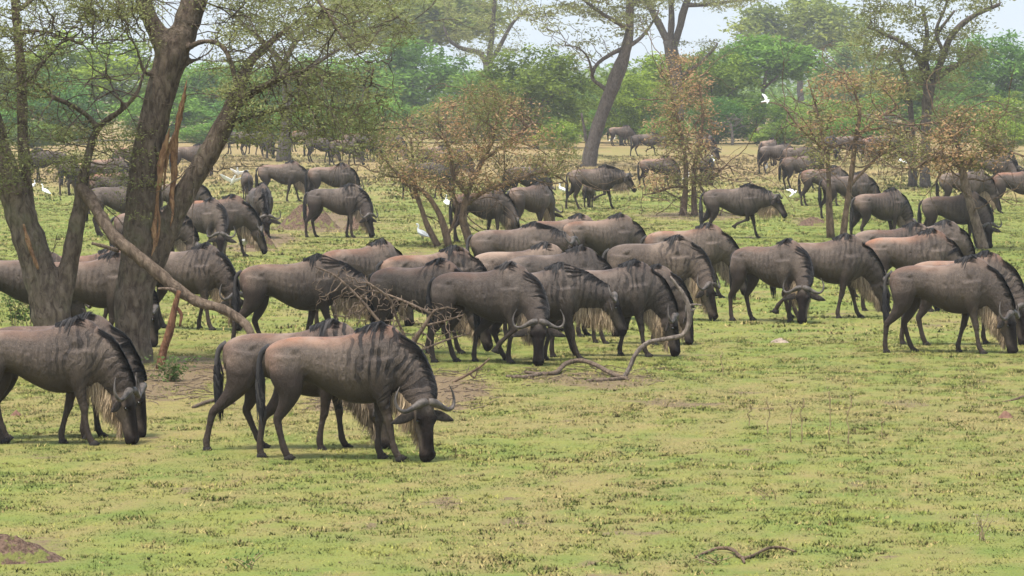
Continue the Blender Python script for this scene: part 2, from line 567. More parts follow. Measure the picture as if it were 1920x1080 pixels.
    for pts in leg_pts:
        bv = bmesh.new()
        fet, pas, hoof = pts[-4][0], pts[-2][0], pts[-1][0]
        dn = (hoof - pas)
        dn = dn.normalized() if dn.length > 1e-4 else Vector((0, 0, -1))
        fw = Vector((1, 0, 0)); fw = (fw - dn * fw.dot(dn)).normalized()
        for q in (1, -1):
            o = pas + Vector((0, .022 * q, 0))
            tube(bv, [o - dn * .02, o + dn * .01 + fw * .006, hoof + Vector((0, .024 * q, 0)) + fw * .014, hoof + Vector((0, .024 * q, 0)) + fw * .016 + dn * .006],
                 [(.026, .040), (.028, .048), (.030, .062), (.022, .05)], 8, up=fw)
        R.hooves.append(bm_mesh(bv, 'hoof'))
    # hair: ribbons
    def ribbons(strands, w0):
        V, Fc, tone = [], [], []
        for pts, wdir, wd, tn in strands:
            n = len(pts)
            b0 = len(V)
            for i, p in enumerate(pts):
                w = w0 * wd * (1 - (i / (n - 1)) ** 2 * .85) * (0.7 if i == 0 else 1)
                V.append(p + wdir * w); V.append(p - wdir * w); tone += [tn, tn]
            for i in range(n - 1):
                Fc.append((b0 + 2 * i, b0 + 2 * i + 1, b0 + 2 * i + 3, b0 + 2 * i + 2))
        return np_mesh('hair', [tuple(v) for v in V], Fc, {'tone': tone}, True)
    # mane along withers and crest
    def crest_at(u, th, k):
        """u 0..1 along withers->poll; th angle off the top; k scale on the section"""
        if u < .25:
            x = .16 + (u / .25) * .26
            zt = float(np.interp(x, Tx, [r[1] for r in T])); zb = float(np.interp(x, Tx, [r[2] for r in T])); w = float(np.interp(x, Tx, [r[3] for r in T]))
            mid, half = (zt + zb) / 2, (zt - zb) / 2
            ct, st = math.cos(th), math.sin(th)
            y = w * slim * math.copysign(abs(st) ** .85, st) * (1 - .40 * max(0, ct) ** 1.3)
            return Vector((x, y * k, mid + half * k * math.copysign(abs(ct) ** .92, ct)))
        f = 4 + (u - .25) / .75 * 11
        i = min(int(f), 14); g = f - i
        c0, t0, l0, u0, d0, w0 = neck_fr[i]; c1, t1, l1, u1, d1, w1 = neck_fr[i + 1]
        c, l, uu, d, w = c0.lerp(c1, g), l0.lerp(l1, g), u0.lerp(u1, g), d0 + (d1 - d0) * g, w0 + (w1 - w0) * g
        ct, st = math.cos(th), math.sin(th)
        return c + uu * (d * ct * k) + l * (w * slim * st * k * (1 - .30 * max(0, ct) ** 1.4))
    st_ = []
    for i in range(int(800 * mane)):
        u = rnd.random()
        sgn = rnd.choice((1, -1))
        th0 = rnd.uniform(0, .12)
        reach = min(1, .35 + u * 4.5) * rnd.uniform(.30, 1.20) * (1.0 if u > .2 else .75) * (1 - .35 * max(0, (u - .7) / .3)) * (.55 + .75 * abs(mnoise.noise(Vector((u * 9, sgn * 3.1, seed))) ) * 1.6)
        lift = rnd.uniform(1.01, 1.07)
        pts = []
        for q in range(5):
            f = q / 4
            k = 1.0 + (lift - 1.0) * math.sin(PI * (.25 + .75 * f)) + .018
            if q == 0: k = .98
            pts.append(crest_at(max(0, u - .10 * f * (1 if u > .3 else .6)), sgn * (th0 + reach * f), k))
        d = (pts[2] - pts[0]).cross(pts[4] - pts[0])
        wdir = (pts[1] - crest_at(max(0, u - .06), sgn * th0, 1))
        tdir = (pts[4] - pts[0]).normalized()
        out_ = (pts[2] - Vector((pts[2].x, 0, pts[2].z - .3))).normalized()
        wdir = tdir.cross(out_)
        if wdir.length < 1e-4: wdir = Vector((1, 0, 0))
        st_.append((pts, wdir.normalized(), rnd.uniform(.6, 1.3), rnd.random() ** 2))
    R.mane = ribbons(st_, .008)
    # beard from chin to chest
    st_ = []
    NBRD = int(1700 * beard)
    thr = []
    for i in range(3, 16):
        c, t, l, uu, d, w = neck_fr[i]
        thr.append(c - uu * (d * .93))
    for q in (.06, .16, .28, .40): thr.append(poll + ax * q - nn * (.15 if q < .2 else .10))
    TH = catmull([tuple(v) for v in thr], 40)
    g = Vector((0, 0, -1))
    for i in range(NBRD):
        u = rnd.uniform(.12, 1.0)
        p = Vector(TH[min(39, int(u * 39))])
        j = rnd.uniform(-1, 1)
        p = p + Vector((rnd.uniform(-.015, .015), j * .045, .025))
        L = rnd.uniform(.14, .36) * (0.55 + 0.45 * math.sin(PI * min(1, u * 1.05)))
        L = min(L, max(.05, p.z - .03))
        sw = Vector((rnd.uniform(-.05, .03), j * .03 + rnd.uniform(-.02, .02), 0))
        pts = [p, p + g * (L * .35) + sw * .3, p + g * (L * .7) + sw * .8, p + g * L + sw * 1.4]
        a_ = rnd.uniform(0, PI)
        st_.append((pts, Vector((math.cos(a_), math.sin(a_), 0)), rnd.uniform(.6, 1.3), rnd.random() * .85))
    R.beard = ribbons(st_, .005)
    # tail: stem and tuft
    bt = bmesh.new()
    sw = tail
    stem = catmull([(-.70, 0, 1.12), (-.775, .0, 1.07), (-.805, sw * .2, .95), (-.805, sw * .5, .80), (-.79, sw * .8, .66)], 12)
    tube(bt, [Vector(p) for p in stem], [float(r) for r in np.interp(np.linspace(0, 1, 12), [0, .2, 1], [.040, .030, .018])], 8)
    R.tail = bm_mesh(bt, 'tail')
    st_ = []
    for i in range(200):
        f = rnd.uniform(.45, 1.0)
        p = Vector(stem[min(11, int(f * 11))])
        L = rnd.uniform(.22, .42)
        a_ = rnd.uniform(0, 2 * PI)
        o = Vector((math.cos(a_), math.sin(a_), 0))
        pts = [p, p + o * .035 + g * (L * .35), p + o * .045 + g * (L * .7) + Vector((.02, sw * .15, 0)), p + o * .02 + g * L + Vector((.035, sw * .3, 0))]
        st_.append((pts, Vector((-o.y, o.x, 0)), rnd.uniform(.7, 1.3), rnd.random() ** 2))
    R.tuft = ribbons(st_, .012)
    for me_, mt in ((R.mane, M_MANE), (R.beard, M_BEARD), (R.tuft, M_MANE), (R.tail, M_MANE)):
        me_.materials.append(mt)
        if me_ is R.tail:
            a = me_.attributes.new('tone', 'FLOAT', 'POINT'); a.data.foreach_set('value', np.full(len(me_.vertices), .9, dtype=np.float32))
    for me_ in R.horns: me_.materials.append(M_HORN)
    for me_ in R.ears: me_.materials.append(M_EAR)
    for me_ in R.eyes: me_.materials.append(M_EYE)
    for me_ in R.hooves: me_.materials.append(M_HOOF)
    return R
def build_animal(R):
    root = empty('wildebeest')
    body = link('body', R.body, root)
    for h in R.horns: link('horn', h, root)
    for h in R.ears: link('ear', h, root)
    for h in R.eyes: link('eye', h, root)
    for h in R.hooves: link('hoof', h, root)
    link('mane', R.mane, root); link('beard', R.beard, root)
    t = link('tail', R.tail, root); link('tail_tuft', R.tuft, t)
    return root

# neck profiles: (x, y, z, half depth, half width)
NECK_DOWN = [(.38, 0, 1.00, .305, .18), (.58, 0, .955, .262, .155), (.74, 0, .80, .202, .122), (.835, 0, .65, .165, .105), (.875, 0, .575, .13, .092)]
NECK_DOWN_R = [(.38, 0, 1.00, .305, .18), (.58, -.01, .955, .262, .155), (.73, -.05, .80, .202, .122), (.81, -.12, .66, .165, .105), (.84, -.17, .585, .13, .092)]
NECK_DOWN_L = [(x, -y, z, a, b) for x, y, z, a, b in NECK_DOWN_R]
NECK_LOW = [(.38, 0, 1.00, .32, .19), (.60, 0, 1.00, .28, .17), (.80, 0, .94, .225, .14), (.96, 0, .90, .18, .115), (1.05, 0, .89, .15, .105)]
NECK_MID = [(.38, 0, 1.00, .32, .19), (.60, 0, 1.01, .28, .17), (.79, 0, .99, .225, .14), (.94, 0, 1.01, .18, .115), (1.00, 0, 1.03, .15, .105)]
NECK_UP = [(.38, 0, 1.00, .32, .19), (.58, 0, 1.07, .28, .17), (.74, 0, 1.18, .225, .14), (.84, 0, 1.30, .18, .115), (.88, 0, 1.37, .15, .105)]
POSES = {}
def pose_defs():
    st = dict(
        graze=dict(neck=NECK_DOWN, pitch=84, yaw=0, legs=((.10, 0), (-.06, 0), (-.12, 0), (.10, 0)), seed=1, tail=.05),
        graze_walk=dict(neck=NECK_DOWN, pitch=80, yaw=-14, legs=((-.22, 0), (.16, 0), (.16, 0), (-.20, 0)), seed=2, beard=1.2, tail=-.06),
        graze_step=dict(neck=NECK_DOWN_R, pitch=82, yaw=-52, legs=((-.02, 0), (.20, 0), (-.24, 0), (.08, 0)), seed=3, tail=-.05),
        graze_turn=dict(neck=NECK_DOWN_R, pitch=80, yaw=-70, legs=((-.10, 0), (.12, .75), (.12, 0), (-.10, 0)), seed=4, tail=.03),
        graze_back=dict(neck=NECK_DOWN_L, pitch=80, yaw=30, legs=((.14, 0), (-.12, 0), (-.20, 0), (.14, 0)), seed=5, tail=.08),
        graze_b=dict(neck=NECK_DOWN_R, pitch=76, yaw=-26, legs=((-.16, 0), (.05, 0), (.05, 0), (-.14, 0)), seed=9, beard=.7, mane=.8, slim=.93, tail=-.04),
        graze_c=dict(neck=[(x + (.02 if i > 1 else 0), y + .04 * max(0, i - 1), z + .05 * max(0, i - 1) / 3, a, b) for i, (x, y, z, a, b) in enumerate(NECK_DOWN)], pitch=72, yaw=16, legs=((.22, 0), (-.18, 0), (.10, 0), (.20, 0)), seed=10, beard=1.3, slim=1.04, tail=.10),
        graze_stride=dict(neck=NECK_DOWN, pitch=80, yaw=-10, legs=((.12, 0), (-.14, 0), (.26, 0), (-.34, 0)), seed=12, beard=1.0, tail=-.03),
        walk_low=dict(neck=NECK_LOW, pitch=68, yaw=-8, legs=((-.24, 0), (.24, 0), (.22, 0), (-.26, 0)), seed=6, beard=1.2, tail=-.1),
        walk_mid=dict(neck=NECK_MID, pitch=58, yaw=-20, legs=((.20, 0), (-.12, .8), (-.24, 0), (.18, 0)), seed=7, tail=-.2),
        stand=dict(neck=NECK_UP, pitch=42, yaw=-25, legs=((.05, 0), (-.04, 0), (-.06, 0), (.05, 0)), seed=8, beard=.8),
    )
    return st
# ================================================================== GROUND
def vnoise(x, y, seed=0):
    x = np.asarray(x, dtype=np.float64); y = np.asarray(y, dtype=np.float64)
    xi, yi = np.floor(x).astype(np.int64), np.floor(y).astype(np.int64)
    fx, fy = x - xi, y - yi
    fx, fy = fx * fx * (3 - 2 * fx), fy * fy * (3 - 2 * fy)
    def h(a, b):
        n = (a * 374761393 + b * 668265263 + seed * 974634777) & 0xffffffff
        n = ((n ^ (n >> 13)) * 1274126177) & 0xffffffff
        return ((n ^ (n >> 16)) & 0xffff) / 65535.0
    return (h(xi, yi) * (1 - fx) + h(xi + 1, yi) * fx) * (1 - fy) + (h(xi, yi + 1) * (1 - fx) + h(xi + 1, yi + 1) * fx) * fy
def fbm(x, y, seed=0, o=4):
    v, a, t = 0, 1.0, 0
    for i in range(o):
        v = v + a * vnoise(x * 2 ** i, y * 2 ** i, seed + i * 7); t += a; a *= 0.55
    return v / t
BARE_SPOTS = []          # (x, y, rx, ry, strength)
def bare_spot(px0, px1, py0, py1, k=1.0):
    a, b_ = G(px0, py1), G(px1, py0)
    c = G((px0 + px1) / 2, (py0 + py1) / 2)
    BARE_SPOTS.append((c.x, c.y, (px1 - px0) / 2 * mpp(c.y), (b_.y - a.y) / 2, k))
bare_spot(560, 920, 690, 775, 1.0)
bare_spot(880, 1500, 718, 752, .3)
bare_spot(240, 430, 650, 760, .8)
bare_spot(960, 1260, 690, 730, .6)
bare_spot(-60, 140, 990, 1060, .45)
bare_spot(510, 700, 395, 440, .8)
bare_spot(430, 560, 430, 475, .8)
bare_spot(1640, 1760, 745, 765, .5)
bare_spot(1180, 1420, 395, 415, .6)
bare_spot(1100, 1250, 990, 1010, .55)
bare_spot(1480, 1560, 405, 425, .5)
def dry_bare(x, y):
    """how dry (0 green .. 1 straw) and how bare the ground is at a place"""
    far = sstep(y + 30 * (fbm(x * .06, y * .03, 51, 3) - .5), 128, 195)
    n1 = fbm(x * .10, y * .035, 3); n2 = fbm(x * .55, y * .30, 11); n3 = fbm(x * 1.7, y * 1.1, 23)
    mid = np.exp(-((y - 49) / 4.5) ** 2)
    n4 = fbm(x * 4.2, y * 2.1, 61, 3)
    dry = np.clip(sstep(n1 * .35 + n2 * .25 + n4 * .40 + .10 * mid, .42, .68) * .66 + far * (.62 + .6 * sstep(n1, .3, .6)), 0, 1)
    bare = sstep(n2 * .4 + n3 * .6, .62, .74) * .6
    for cx, cy, rx, ry, k in BARE_SPOTS:
        r = np.sqrt(((x - cx) / rx) ** 2 + ((y - cy) / ry) ** 2) + (n3 - .5) * .9
        bare = np.maximum(bare, k * (1 - sstep(r, .55, 1.1)))
        dry = np.maximum(dry, .8 * k * (1 - sstep(r, .7, 1.4)))
    return dry, np.clip(bare, 0, 1)
GREEN_A, GREEN_B, STRAW, SOIL = (0.155, 0.198, 0.044), (0.222, 0.232, 0.056), (0.288, 0.226, 0.090), (0.135, 0.090, 0.056)
def ground_colour(b, vec):
    dry = b.attr('dry').outputs['Fac']; bare = b.attr('bare').outputs['Fac']
    n1 = b.noise(vec, 1.1, 4, .6); n2 = b.noise(vec, 9.0, 4, .65)
    col = b.mix(b.ramp(n1, .35, .65), GREEN_A, GREEN_B)
    col = b.mix(dry, col, b.mix(b.ramp(n2, .3, .7), STRAW, (0.315, 0.200, 0.105)))
    return col, bare, n1, n2
def make_ground():
    ys = np.concatenate([np.linspace(-30, 26, 12), np.linspace(28, 140, 260), 140 * (3200 / 140) ** np.linspace(0.012, 1, 110)])
    u = np.linspace(-1, 1, 221)
    xs = np.sign(u) * (np.abs(u) * 22 + np.abs(u) ** 7 * 1500)
    X, Y = np.meshgrid(xs, ys)
    Z = (fbm(X * .5, Y * .5, 5) - .5) * .05 + (fbm(X * 3, Y * 3, 9, 2) - .5) * .025
    Z -= sstep(Y, 600, 3000) * 2.0
    V = np.stack([X, Y, Z], -1).reshape(-1, 3)
    ny, nx = X.shape
    i = np.arange((ny - 1) * (nx - 1)); r, c = i // (nx - 1), i % (nx - 1)
    a = r * nx + c
    Fc = np.stack([a, a + 1, a + nx + 1, a + nx], 1)
    dry, bare = dry_bare(V[:, 0], V[:, 1])
    me = np_mesh('ground', V, Fc, {'dry': dry, 'bare': bare}, True)
    m, nt, out = new_mat('savanna_ground'); b = NB(nt)
    vec = b.n('ShaderNodeNewGeometry').outputs['Position']
    col, bare, n1, n2 = ground_colour(b, vec)
    fine = b.noise(vec, 42.0, 4, .7)
    bz = b.math('ADD', bare, b.math('MULTIPLY', b.math('SUBTRACT', n2, .5), .9))
    col = b.mix(b.math('MULTIPLY', b.ramp(bz, .25, .6), .85), col, b.mix(b.ramp(fine, .3, .7), SOIL, (0.235, 0.160, 0.105)))
    spots = b.math('MULTIPLY', b.ramp(b.noise(b.mapping(vec, (1, .8, 1)), 7.5, 5, .7), .61, .68), .6)
    col = b.mix(spots, col, (0.075, 0.058, 0.036))
    col = b.mix(b.ramp(fine, .42, .75), b.mix(1.0, col, (.78, .79, .76), 'MULTIPLY'), col)
    h = b.math('ADD', b.math('MULTIPLY', fine, .5), n2)
    b.put(out.inputs[0], b.principled(col, .95, b.bump(h, .7, .05), .1))
    o = link('ground', me, None, m)
    tag(o, kind='structure')
def make_grass():
    rng = np.random.default_rng(4)
    parts = []
    def zone(y0, y1, n, h, w, nb, half):
        # uniform over the trapezoid in view and some way to each side
        y = np.sqrt(rng.uniform(y0 ** 2, y1 ** 2, n)); x = rng.uniform(-half, half, n) * y
        dry, bare = dry_bare(x, y)
        cl = fbm(x * 2.2, y * 2.2, 31, 3)
        keep = rng.random(n) < (1 - .8 * bare) * (.55 + .6 * sstep(cl, .34, .6))
        x, y, dry, bare, cl = x[keep], y[keep], dry[keep], bare[keep], cl[keep]
        n = len(x)
        z0 = (fbm(x * .5, y * .5, 5) - .5) * .05 - .012
        tone = rng.random(n) * .55 + .45 * vnoise(x * 1.3, y * 1.3, 77)
        fl = np.maximum(vnoise(x * 6.5, y * 3.2, 91), vnoise(x * 2.6 + 9, y * 1.5, 92) * .97)
        tone = tone - 1.1 * sstep(fl, .72, .90) + .5 * sstep(vnoise(x * 5.1, y * 2.6, 93), .82, .93)
        dry = np.clip(dry + .55 * sstep(vnoise(x * 3.3, y * 1.6, 94), .74, .9), 0, 1)
        for k in range(nb):
            a = rng.uniform(0, 2 * PI, n); lean = rng.uniform(.3, 1.9, n)
            hh = h * rng.uniform(.4, 1.2, n) * (.7 + .6 * cl); ww = w * rng.uniform(.6, 1.4, n)
            ox, oy = rng.normal(0, .02, n), rng.normal(0, .02, n)
            bx, by = x + ox, y + oy
            wx, wy = np.cos(a) * ww, np.sin(a) * ww
            b0 = rng.uniform(0, 2 * PI, n)
            tx, ty = bx + np.cos(b0) * hh * lean, by + np.sin(b0) * hh * lean
            P0 = np.stack([bx - wx, by - wy, z0], 1); P1 = np.stack([bx + wx, by + wy, z0], 1); P2 = np.stack([tx, ty, z0 + hh], 1)
            parts.append((np.stack([P0, P1, P2], 1).reshape(-1, 3), np.repeat(np.clip(tone + rng.normal(0, .20, n), -.35, 1.15), 3), np.repeat(dry, 3)))
    def clumps(y0, y1, n, nb, h, w, rad, half):
        y = np.sqrt(rng.uniform(y0 ** 2, y1 ** 2, n)); x = rng.uniform(-half, half, n) * y
        dry, bare = dry_bare(x, y)
        d_big = fbm(x * .9, y * .45, 71, 3)
        keep = rng.random(n) < (.25 + 1.3 * sstep(d_big, .40, .62)) * (1 - .9 * bare)
        x, y, dry = x[keep], y[keep], dry[keep]; n = len(x)
        kind = rng.random(n)
        tone = np.where(kind < .42, rng.uniform(-.02, .36, n), np.where(kind < .70, rng.uniform(.7, 1.1, n), rng.uniform(.2, .6, n)))
        dd = np.where(kind < .34, 0.0, np.where(kind < .42, 1.0, np.where(kind < .58, 1.0, np.where(kind < .70, 0.1, dry))))
        dd = np.where(y > 120, np.maximum(dd, dry), dd)
        z0 = (fbm(x * .5, y * .5, 5) - .5) * .05 - .012
        sz = rng.uniform(.5, 1.6, n)
        for k in range(nb):
            a = rng.uniform(0, 2 * PI, n); r = np.abs(rng.normal(0, rad, n)) * sz
            bx, by = x + np.cos(a) * r * 1.5, y + np.sin(a) * r
            hh = h * sz * rng.uniform(.5, 1.15, n); ww = w * rng.uniform(.6, 1.4, n); b0 = rng.uniform(0, 2 * PI, n); lean = rng.uniform(.2, 1.3, n)
            c0 = rng.uniform(0, 2 * PI, n)
            wx, wy = np.cos(c0) * ww, np.sin(c0) * ww
            P0 = np.stack([bx - wx, by - wy, z0], 1); P1 = np.stack([bx + wx, by + wy, z0], 1); P2 = np.stack([bx + np.cos(b0) * hh * lean, by + np.sin(b0) * hh * lean, z0 + hh], 1)
            parts.append((np.stack([P0, P1, P2], 1).reshape(-1, 3), np.repeat(np.clip(tone + rng.normal(0, .12, n), -.35, 1.15), 3), np.repeat(dd, 3)))
    clumps(29.5, 64, 25000, 16, .032, .008, .034, .19)
    clumps(64, 140, 28000, 10, .050, .018, .055, .19)
    clumps(138, 235, 20000, 9, .085, .035, .12, .19)
    zone(29.5, 62, 195000, .026, .006, 3, .19)
    zone(62, 135, 130000, .036, .016, 2, .19)
    V = np.concatenate([p[0] for p in parts]); t = np.concatenate([p[1] for p in parts]); d = np.concatenate([p[2] for p in parts])
    me = np_mesh('grass', V, np.arange(len(V)).reshape(-1, 3), {'tone': t, 'dry': d})
    m, nt, out = new_mat('short_grass'); b = NB(nt)
    vec = b.n('ShaderNodeNewGeometry').outputs['Position']
    t = b.attr('tone').outputs['Fac']; dr = b.attr('dry').outputs['Fac']
    n1 = b.noise(vec, 1.1, 4, .6)
    g = b.mix(b.ramp(n1, .35, .65), GREEN_A, GREEN_B)
    g = b.mix(1.0, g, b.mix(b.ramp(t, -.35, 1.1), (.30, .38, .40), (1.42, 1.32, 1.25)), 'MULTIPLY')
    s = b.mix(b.ramp(t, -.3, 1.1), (0.085, 0.058, 0.030), (0.40, 0.315, 0.125))
    col = b.mix(b.ramp(b.math('ADD', dr, b.math('MULTIPLY', b.math('SUBTRACT', t, .5), .5)), .3, .85), g, s)
    up = b.n('ShaderNodeCombineXYZ'); up.inputs[2].default_value = 1.0
    b.put(out.inputs[0], b.principled(col, .9, up.outputs[0], .08))
    o = link('grass', me, None, m)
    tag(o, kind='stuff')

# ================================================================== TREES
def bark_material(name, c0, c1, moss=None):
    m, nt, out = new_mat(name); b = NB(nt)
    vec = b.n('ShaderNodeTexCoord').outputs['Object']
    n1 = b.noise(b.mapping(vec, (1, 1, .38)), 15.0, 6, .68, .6)
    n2 = b.noise(vec, 3.0, 3)
    col = b.mix(b.ramp(n1, .32, .68), c0, c1)
    if moss: col = b.mix(b.math('MULTIPLY', b.ramp(n2, .5, .7), .45), col, moss)
    col = b.mix(1.0, col, b.mix(n2, (.8, .8, .8), (1.2, 1.2, 1.2)), 'MULTIPLY')
    b.put(out.inputs[0], b.principled(col, .9, b.bump(n1, 1.0, .09), .1))
    return m
def leaf_material(name, dark, light, odd=None, trans=.4, use_obj=False):
    m, nt, out = new_mat(name); b = NB(nt)
    t = b.attr('tone').outputs['Fac']
    cl = b.attr('clump').outputs['Fac']
    col = b.mix(b.math('ADD', b.math('MULTIPLY', t, .5), b.math('MULTIPLY', cl, .5)), dark, light)
    if odd: col = b.mix(b.ramp(b.attr('odd').outputs['Fac'], .46, .62), col, b.mix(t, odd[0], odd[1]))
    if use_obj:
        col = b.mix(1.0, col, b.n('ShaderNodeObjectInfo').outputs['Color'], 'MULTIPLY')
    d = b.principled(col, .75, None, .15)
    tr = b.n('ShaderNodeBsdfTranslucent'); b.put(tr.inputs['Color'], col)
    mx = b.n('ShaderNodeMixShader'); mx.inputs[0].default_value = trans
    nt.links.new(d, mx.inputs[1]); nt.links.new(tr.outputs[0], mx.inputs[2])
    nt.links.new(mx.outputs[0], out.inputs[0])
    return m
M_BARK = bark_material('acacia_bark', (0.070, 0.050, 0.038), (0.215, 0.165, 0.122), (0.15, 0.145, 0.08))
M_BARK_FAR = bark_material('far_bark', (0.070, 0.055, 0.048), (0.17, 0.14, 0.115))
M_DEAD = bark_material('dead_wood', (0.105, 0.074, 0.054), (0.26, 0.19, 0.135))
M_DEAD_GREY = bark_material('weathered_wood', (0.12, 0.095, 0.078), (0.29, 0.235, 0.19))
M_SPLIT = bark_material('torn_orange_wood', (0.16, 0.080, 0.045), (0.42, 0.25, 0.13))
M_TWIG = bark_material('dry_twigs', (0.10, 0.066, 0.045), (0.26, 0.175, 0.115))
M_LEAF = leaf_material('acacia_leaves', (0.125, 0.132, 0.050), (0.315, 0.325, 0.125))
M_LEAF_FAR = leaf_material('far_leaves', (0.050, 0.090, 0.022), (0.285, 0.365, 0.072), use_obj=True)
M_LEAF_THORN = leaf_material('thornbush_leaves', (0.12, 0.12, 0.042), (0.31, 0.29, 0.105), ((0.27, 0.150, 0.075), (0.56, 0.355, 0.185)))

def leaf_cloud(centres, per, sig, size, seed, flat=.6, clump_scale=1.2, odd_scale=None, aspect=.42, pick=1.0):
    """leaf-sized rhombi scattered round twig points"""
    rng = np.random.default_rng(seed)
    C = np.asarray(centres, dtype=np.float64)
    if pick < 1:         # leaves gather in sprays, other twigs stay bare
        q = .35 * rng.random(len(C)) + fbm(C[:, 0] / (sig * 3.2) + 5, C[:, 2] / (sig * 1.6) + C[:, 1] / (sig * 4), seed + 9, 2)
        C = C[q >= np.quantile(q, 1 - pick)]
    n = len(C) * per
    c = np.repeat(C, per, 0) + rng.normal(0, 1, (n, 3)) * np.array([sig, sig, sig * flat])
    d = rng.normal(0, 1, (n, 3)); d[:, 2] *= .5; d /= np.linalg.norm(d, axis=1)[:, None]
    nn = rng.normal(0, 1, (n, 3)); nn[:, 2] = np.abs(nn[:, 2]) + .6
    w = np.cross(nn, d); w /= np.linalg.norm(w, axis=1)[:, None] + 1e-9
    s = size * rng.uniform(.6, 1.45, n)[:, None]
    V = np.stack([c - d * s, c + w * s * aspect, c + d * s, c - w * s * aspect], 1).reshape(-1, 3)
    cc = np.repeat(np.repeat(fbm(C[:, 0] / clump_scale + C[:, 2] * .7 / clump_scale, C[:, 1] / clump_scale + C[:, 2] / clump_scale, seed, 2), per), 4)
    attrs = {'tone': np.repeat(rng.random(n), 4), 'clump': sstep(cc, .25, .75)}
    if odd_scale:
        k = fbm(C[:, 0] / odd_scale + 31, C[:, 2] / odd_scale + C[:, 1] / odd_scale * .6, seed + 3, 2)
        attrs['odd'] = np.repeat(np.clip(np.repeat(k, per) + rng.normal(0, .10, n), 0, 1), 4)
    return np_mesh('leaves', V, np.arange(len(V)).reshape(-1, 4), attrs)

def grow(limbs, attr, step, di, dk, r_tip, iters=90, seed=0, expo=2.3, jitter=.25):
    """space colonisation from given limbs; returns (chains of grown branches, twig points)"""
    rng = np.random.default_rng(seed)
    nodes, parent, fixed = [], [], []
    for pts, rads in limbs:
        L = [np.array(p) for p in pts]
        prev = -1
        for i in range(len(L) - 1):
            seg = L[i + 1] - L[i]; k = max(1, int(np.linalg.norm(seg) / step))
            for q in range(k + (1 if i == len(L) - 2 else 0)):
                f = q / k
                nodes.append(L[i] + seg * f); parent.append(prev); fixed.append(rads[i] + (rads[i + 1] - rads[i]) * f)
                prev = len(nodes) - 1
    nf = len(nodes)
    A = np.asarray(attr, dtype=np.float64)
    bd = np.full(len(A), 1e9); bi = np.zeros(len(A), dtype=int)
    alive = np.ones(len(A), bool)
    new = list(range(nf))
    for it in range(iters):
        if new:
            N = np.array([nodes[i] for i in new])
            D = np.linalg.norm(A[:, None, :] - N[None], axis=2)
            m = D.argmin(1); dm = D[np.arange(len(A)), m]
            up = dm < bd
            bd[up] = dm[up]; bi[up] = np.array(new)[m[up]]
        alive &= bd > dk
        act = alive & (bd < di)
        if not act.any():
            if not alive.any() or di > 50: break
            di *= 1.6; new = []; continue
        new = []
        for i in np.unique(bi[act]):
            v = A[act & (bi == i)] - nodes[i]
            v = (v / (np.linalg.norm(v, axis=1)[:, None] + 1e-9)).sum(0)
            nv = np.linalg.norm(v)
            if nv < 1e-6: continue
            v = v / nv + rng.normal(0, jitter, 3)
            v /= np.linalg.norm(v)
            nodes.append(nodes[i] + v * step); parent.append(i); new.append(len(nodes) - 1)
        if len(nodes) > 9000: break
    n = len(nodes)
    kids = [[] for _ in range(n)]
    for i in range(n):
        if parent[i] >= 0: kids[parent[i]].append(i)
    rr = np.zeros(n)
    for i in range(n - 1, -1, -1):
        ks = [k for k in kids[i] if k >= nf]
        s = sum(rr[k] ** expo for k in ks)
        rr[i] = max(r_tip, s ** (1 / expo))
        if i < nf: rr[i] = fixed[i]
    # limit grown radius by the limb it leaves
    for i in range(nf, n):
        rr[i] = min(rr[i], rr[parent[i]] * .92)
    chains = []
    for i in range(n):
        for k in kids[i]:
            if k >= nf and (i < nf or k != max((q for q in kids[i] if q >= nf), key=lambda q: rr[q])):
                ch = [i, k]
                while True:
                    ks = [q for q in kids[ch[-1]] if q >= nf]
                    if not ks: break
                    ch.append(max(ks, key=lambda q: rr[q]))
                chains.append(([nodes[c] for c in ch], [min(rr[ch[1]] * 1.15, rr[i])] + [rr[c] for c in ch[1:]]))
    tw = [nodes[i] for i in range(nf, n) if rr[i] < r_tip * 2.6]
    return chains, tw
def chains_mesh(chains, sides=5, name='branches'):
    V, Fc = [], []
    for pts, rads in chains:
        P_ = np.array(pts); n = len(P_)
        t = np.gradient(P_, axis=0) if n > 1 else np.zeros_like(P_)
        t /= np.linalg.norm(t, axis=1)[:, None] + 1e-9
        a = np.cross(t, [0.31, 0.17, 0.93]); a /= np.linalg.norm(a, axis=1)[:, None] + 1e-9
        b = np.cross(t, a)
        th = np.arange(sides) * 2 * PI / sides
        R = np.array(rads)[:, None, None]
        ring = P_[:, None, :] + R * (np.cos(th)[None, :, None] * a[:, None, :] + np.sin(th)[None, :, None] * b[:, None, :])
        b0 = len(V) and sum(len(v) for v in V) or 0
        V.append(ring.reshape(-1, 3))
        i = np.arange((n - 1) * sides); r, c = i // sides, i % sides
        d = (c + 1) % sides
        Fc.append(b0 + np.stack([r * sides + c, r * sides + d, (r + 1) * sides + d, (r + 1) * sides + c], 1))
    return np_mesh(name, np.concatenate(V), np.concatenate(Fc), None, True)
class VB:
    pass
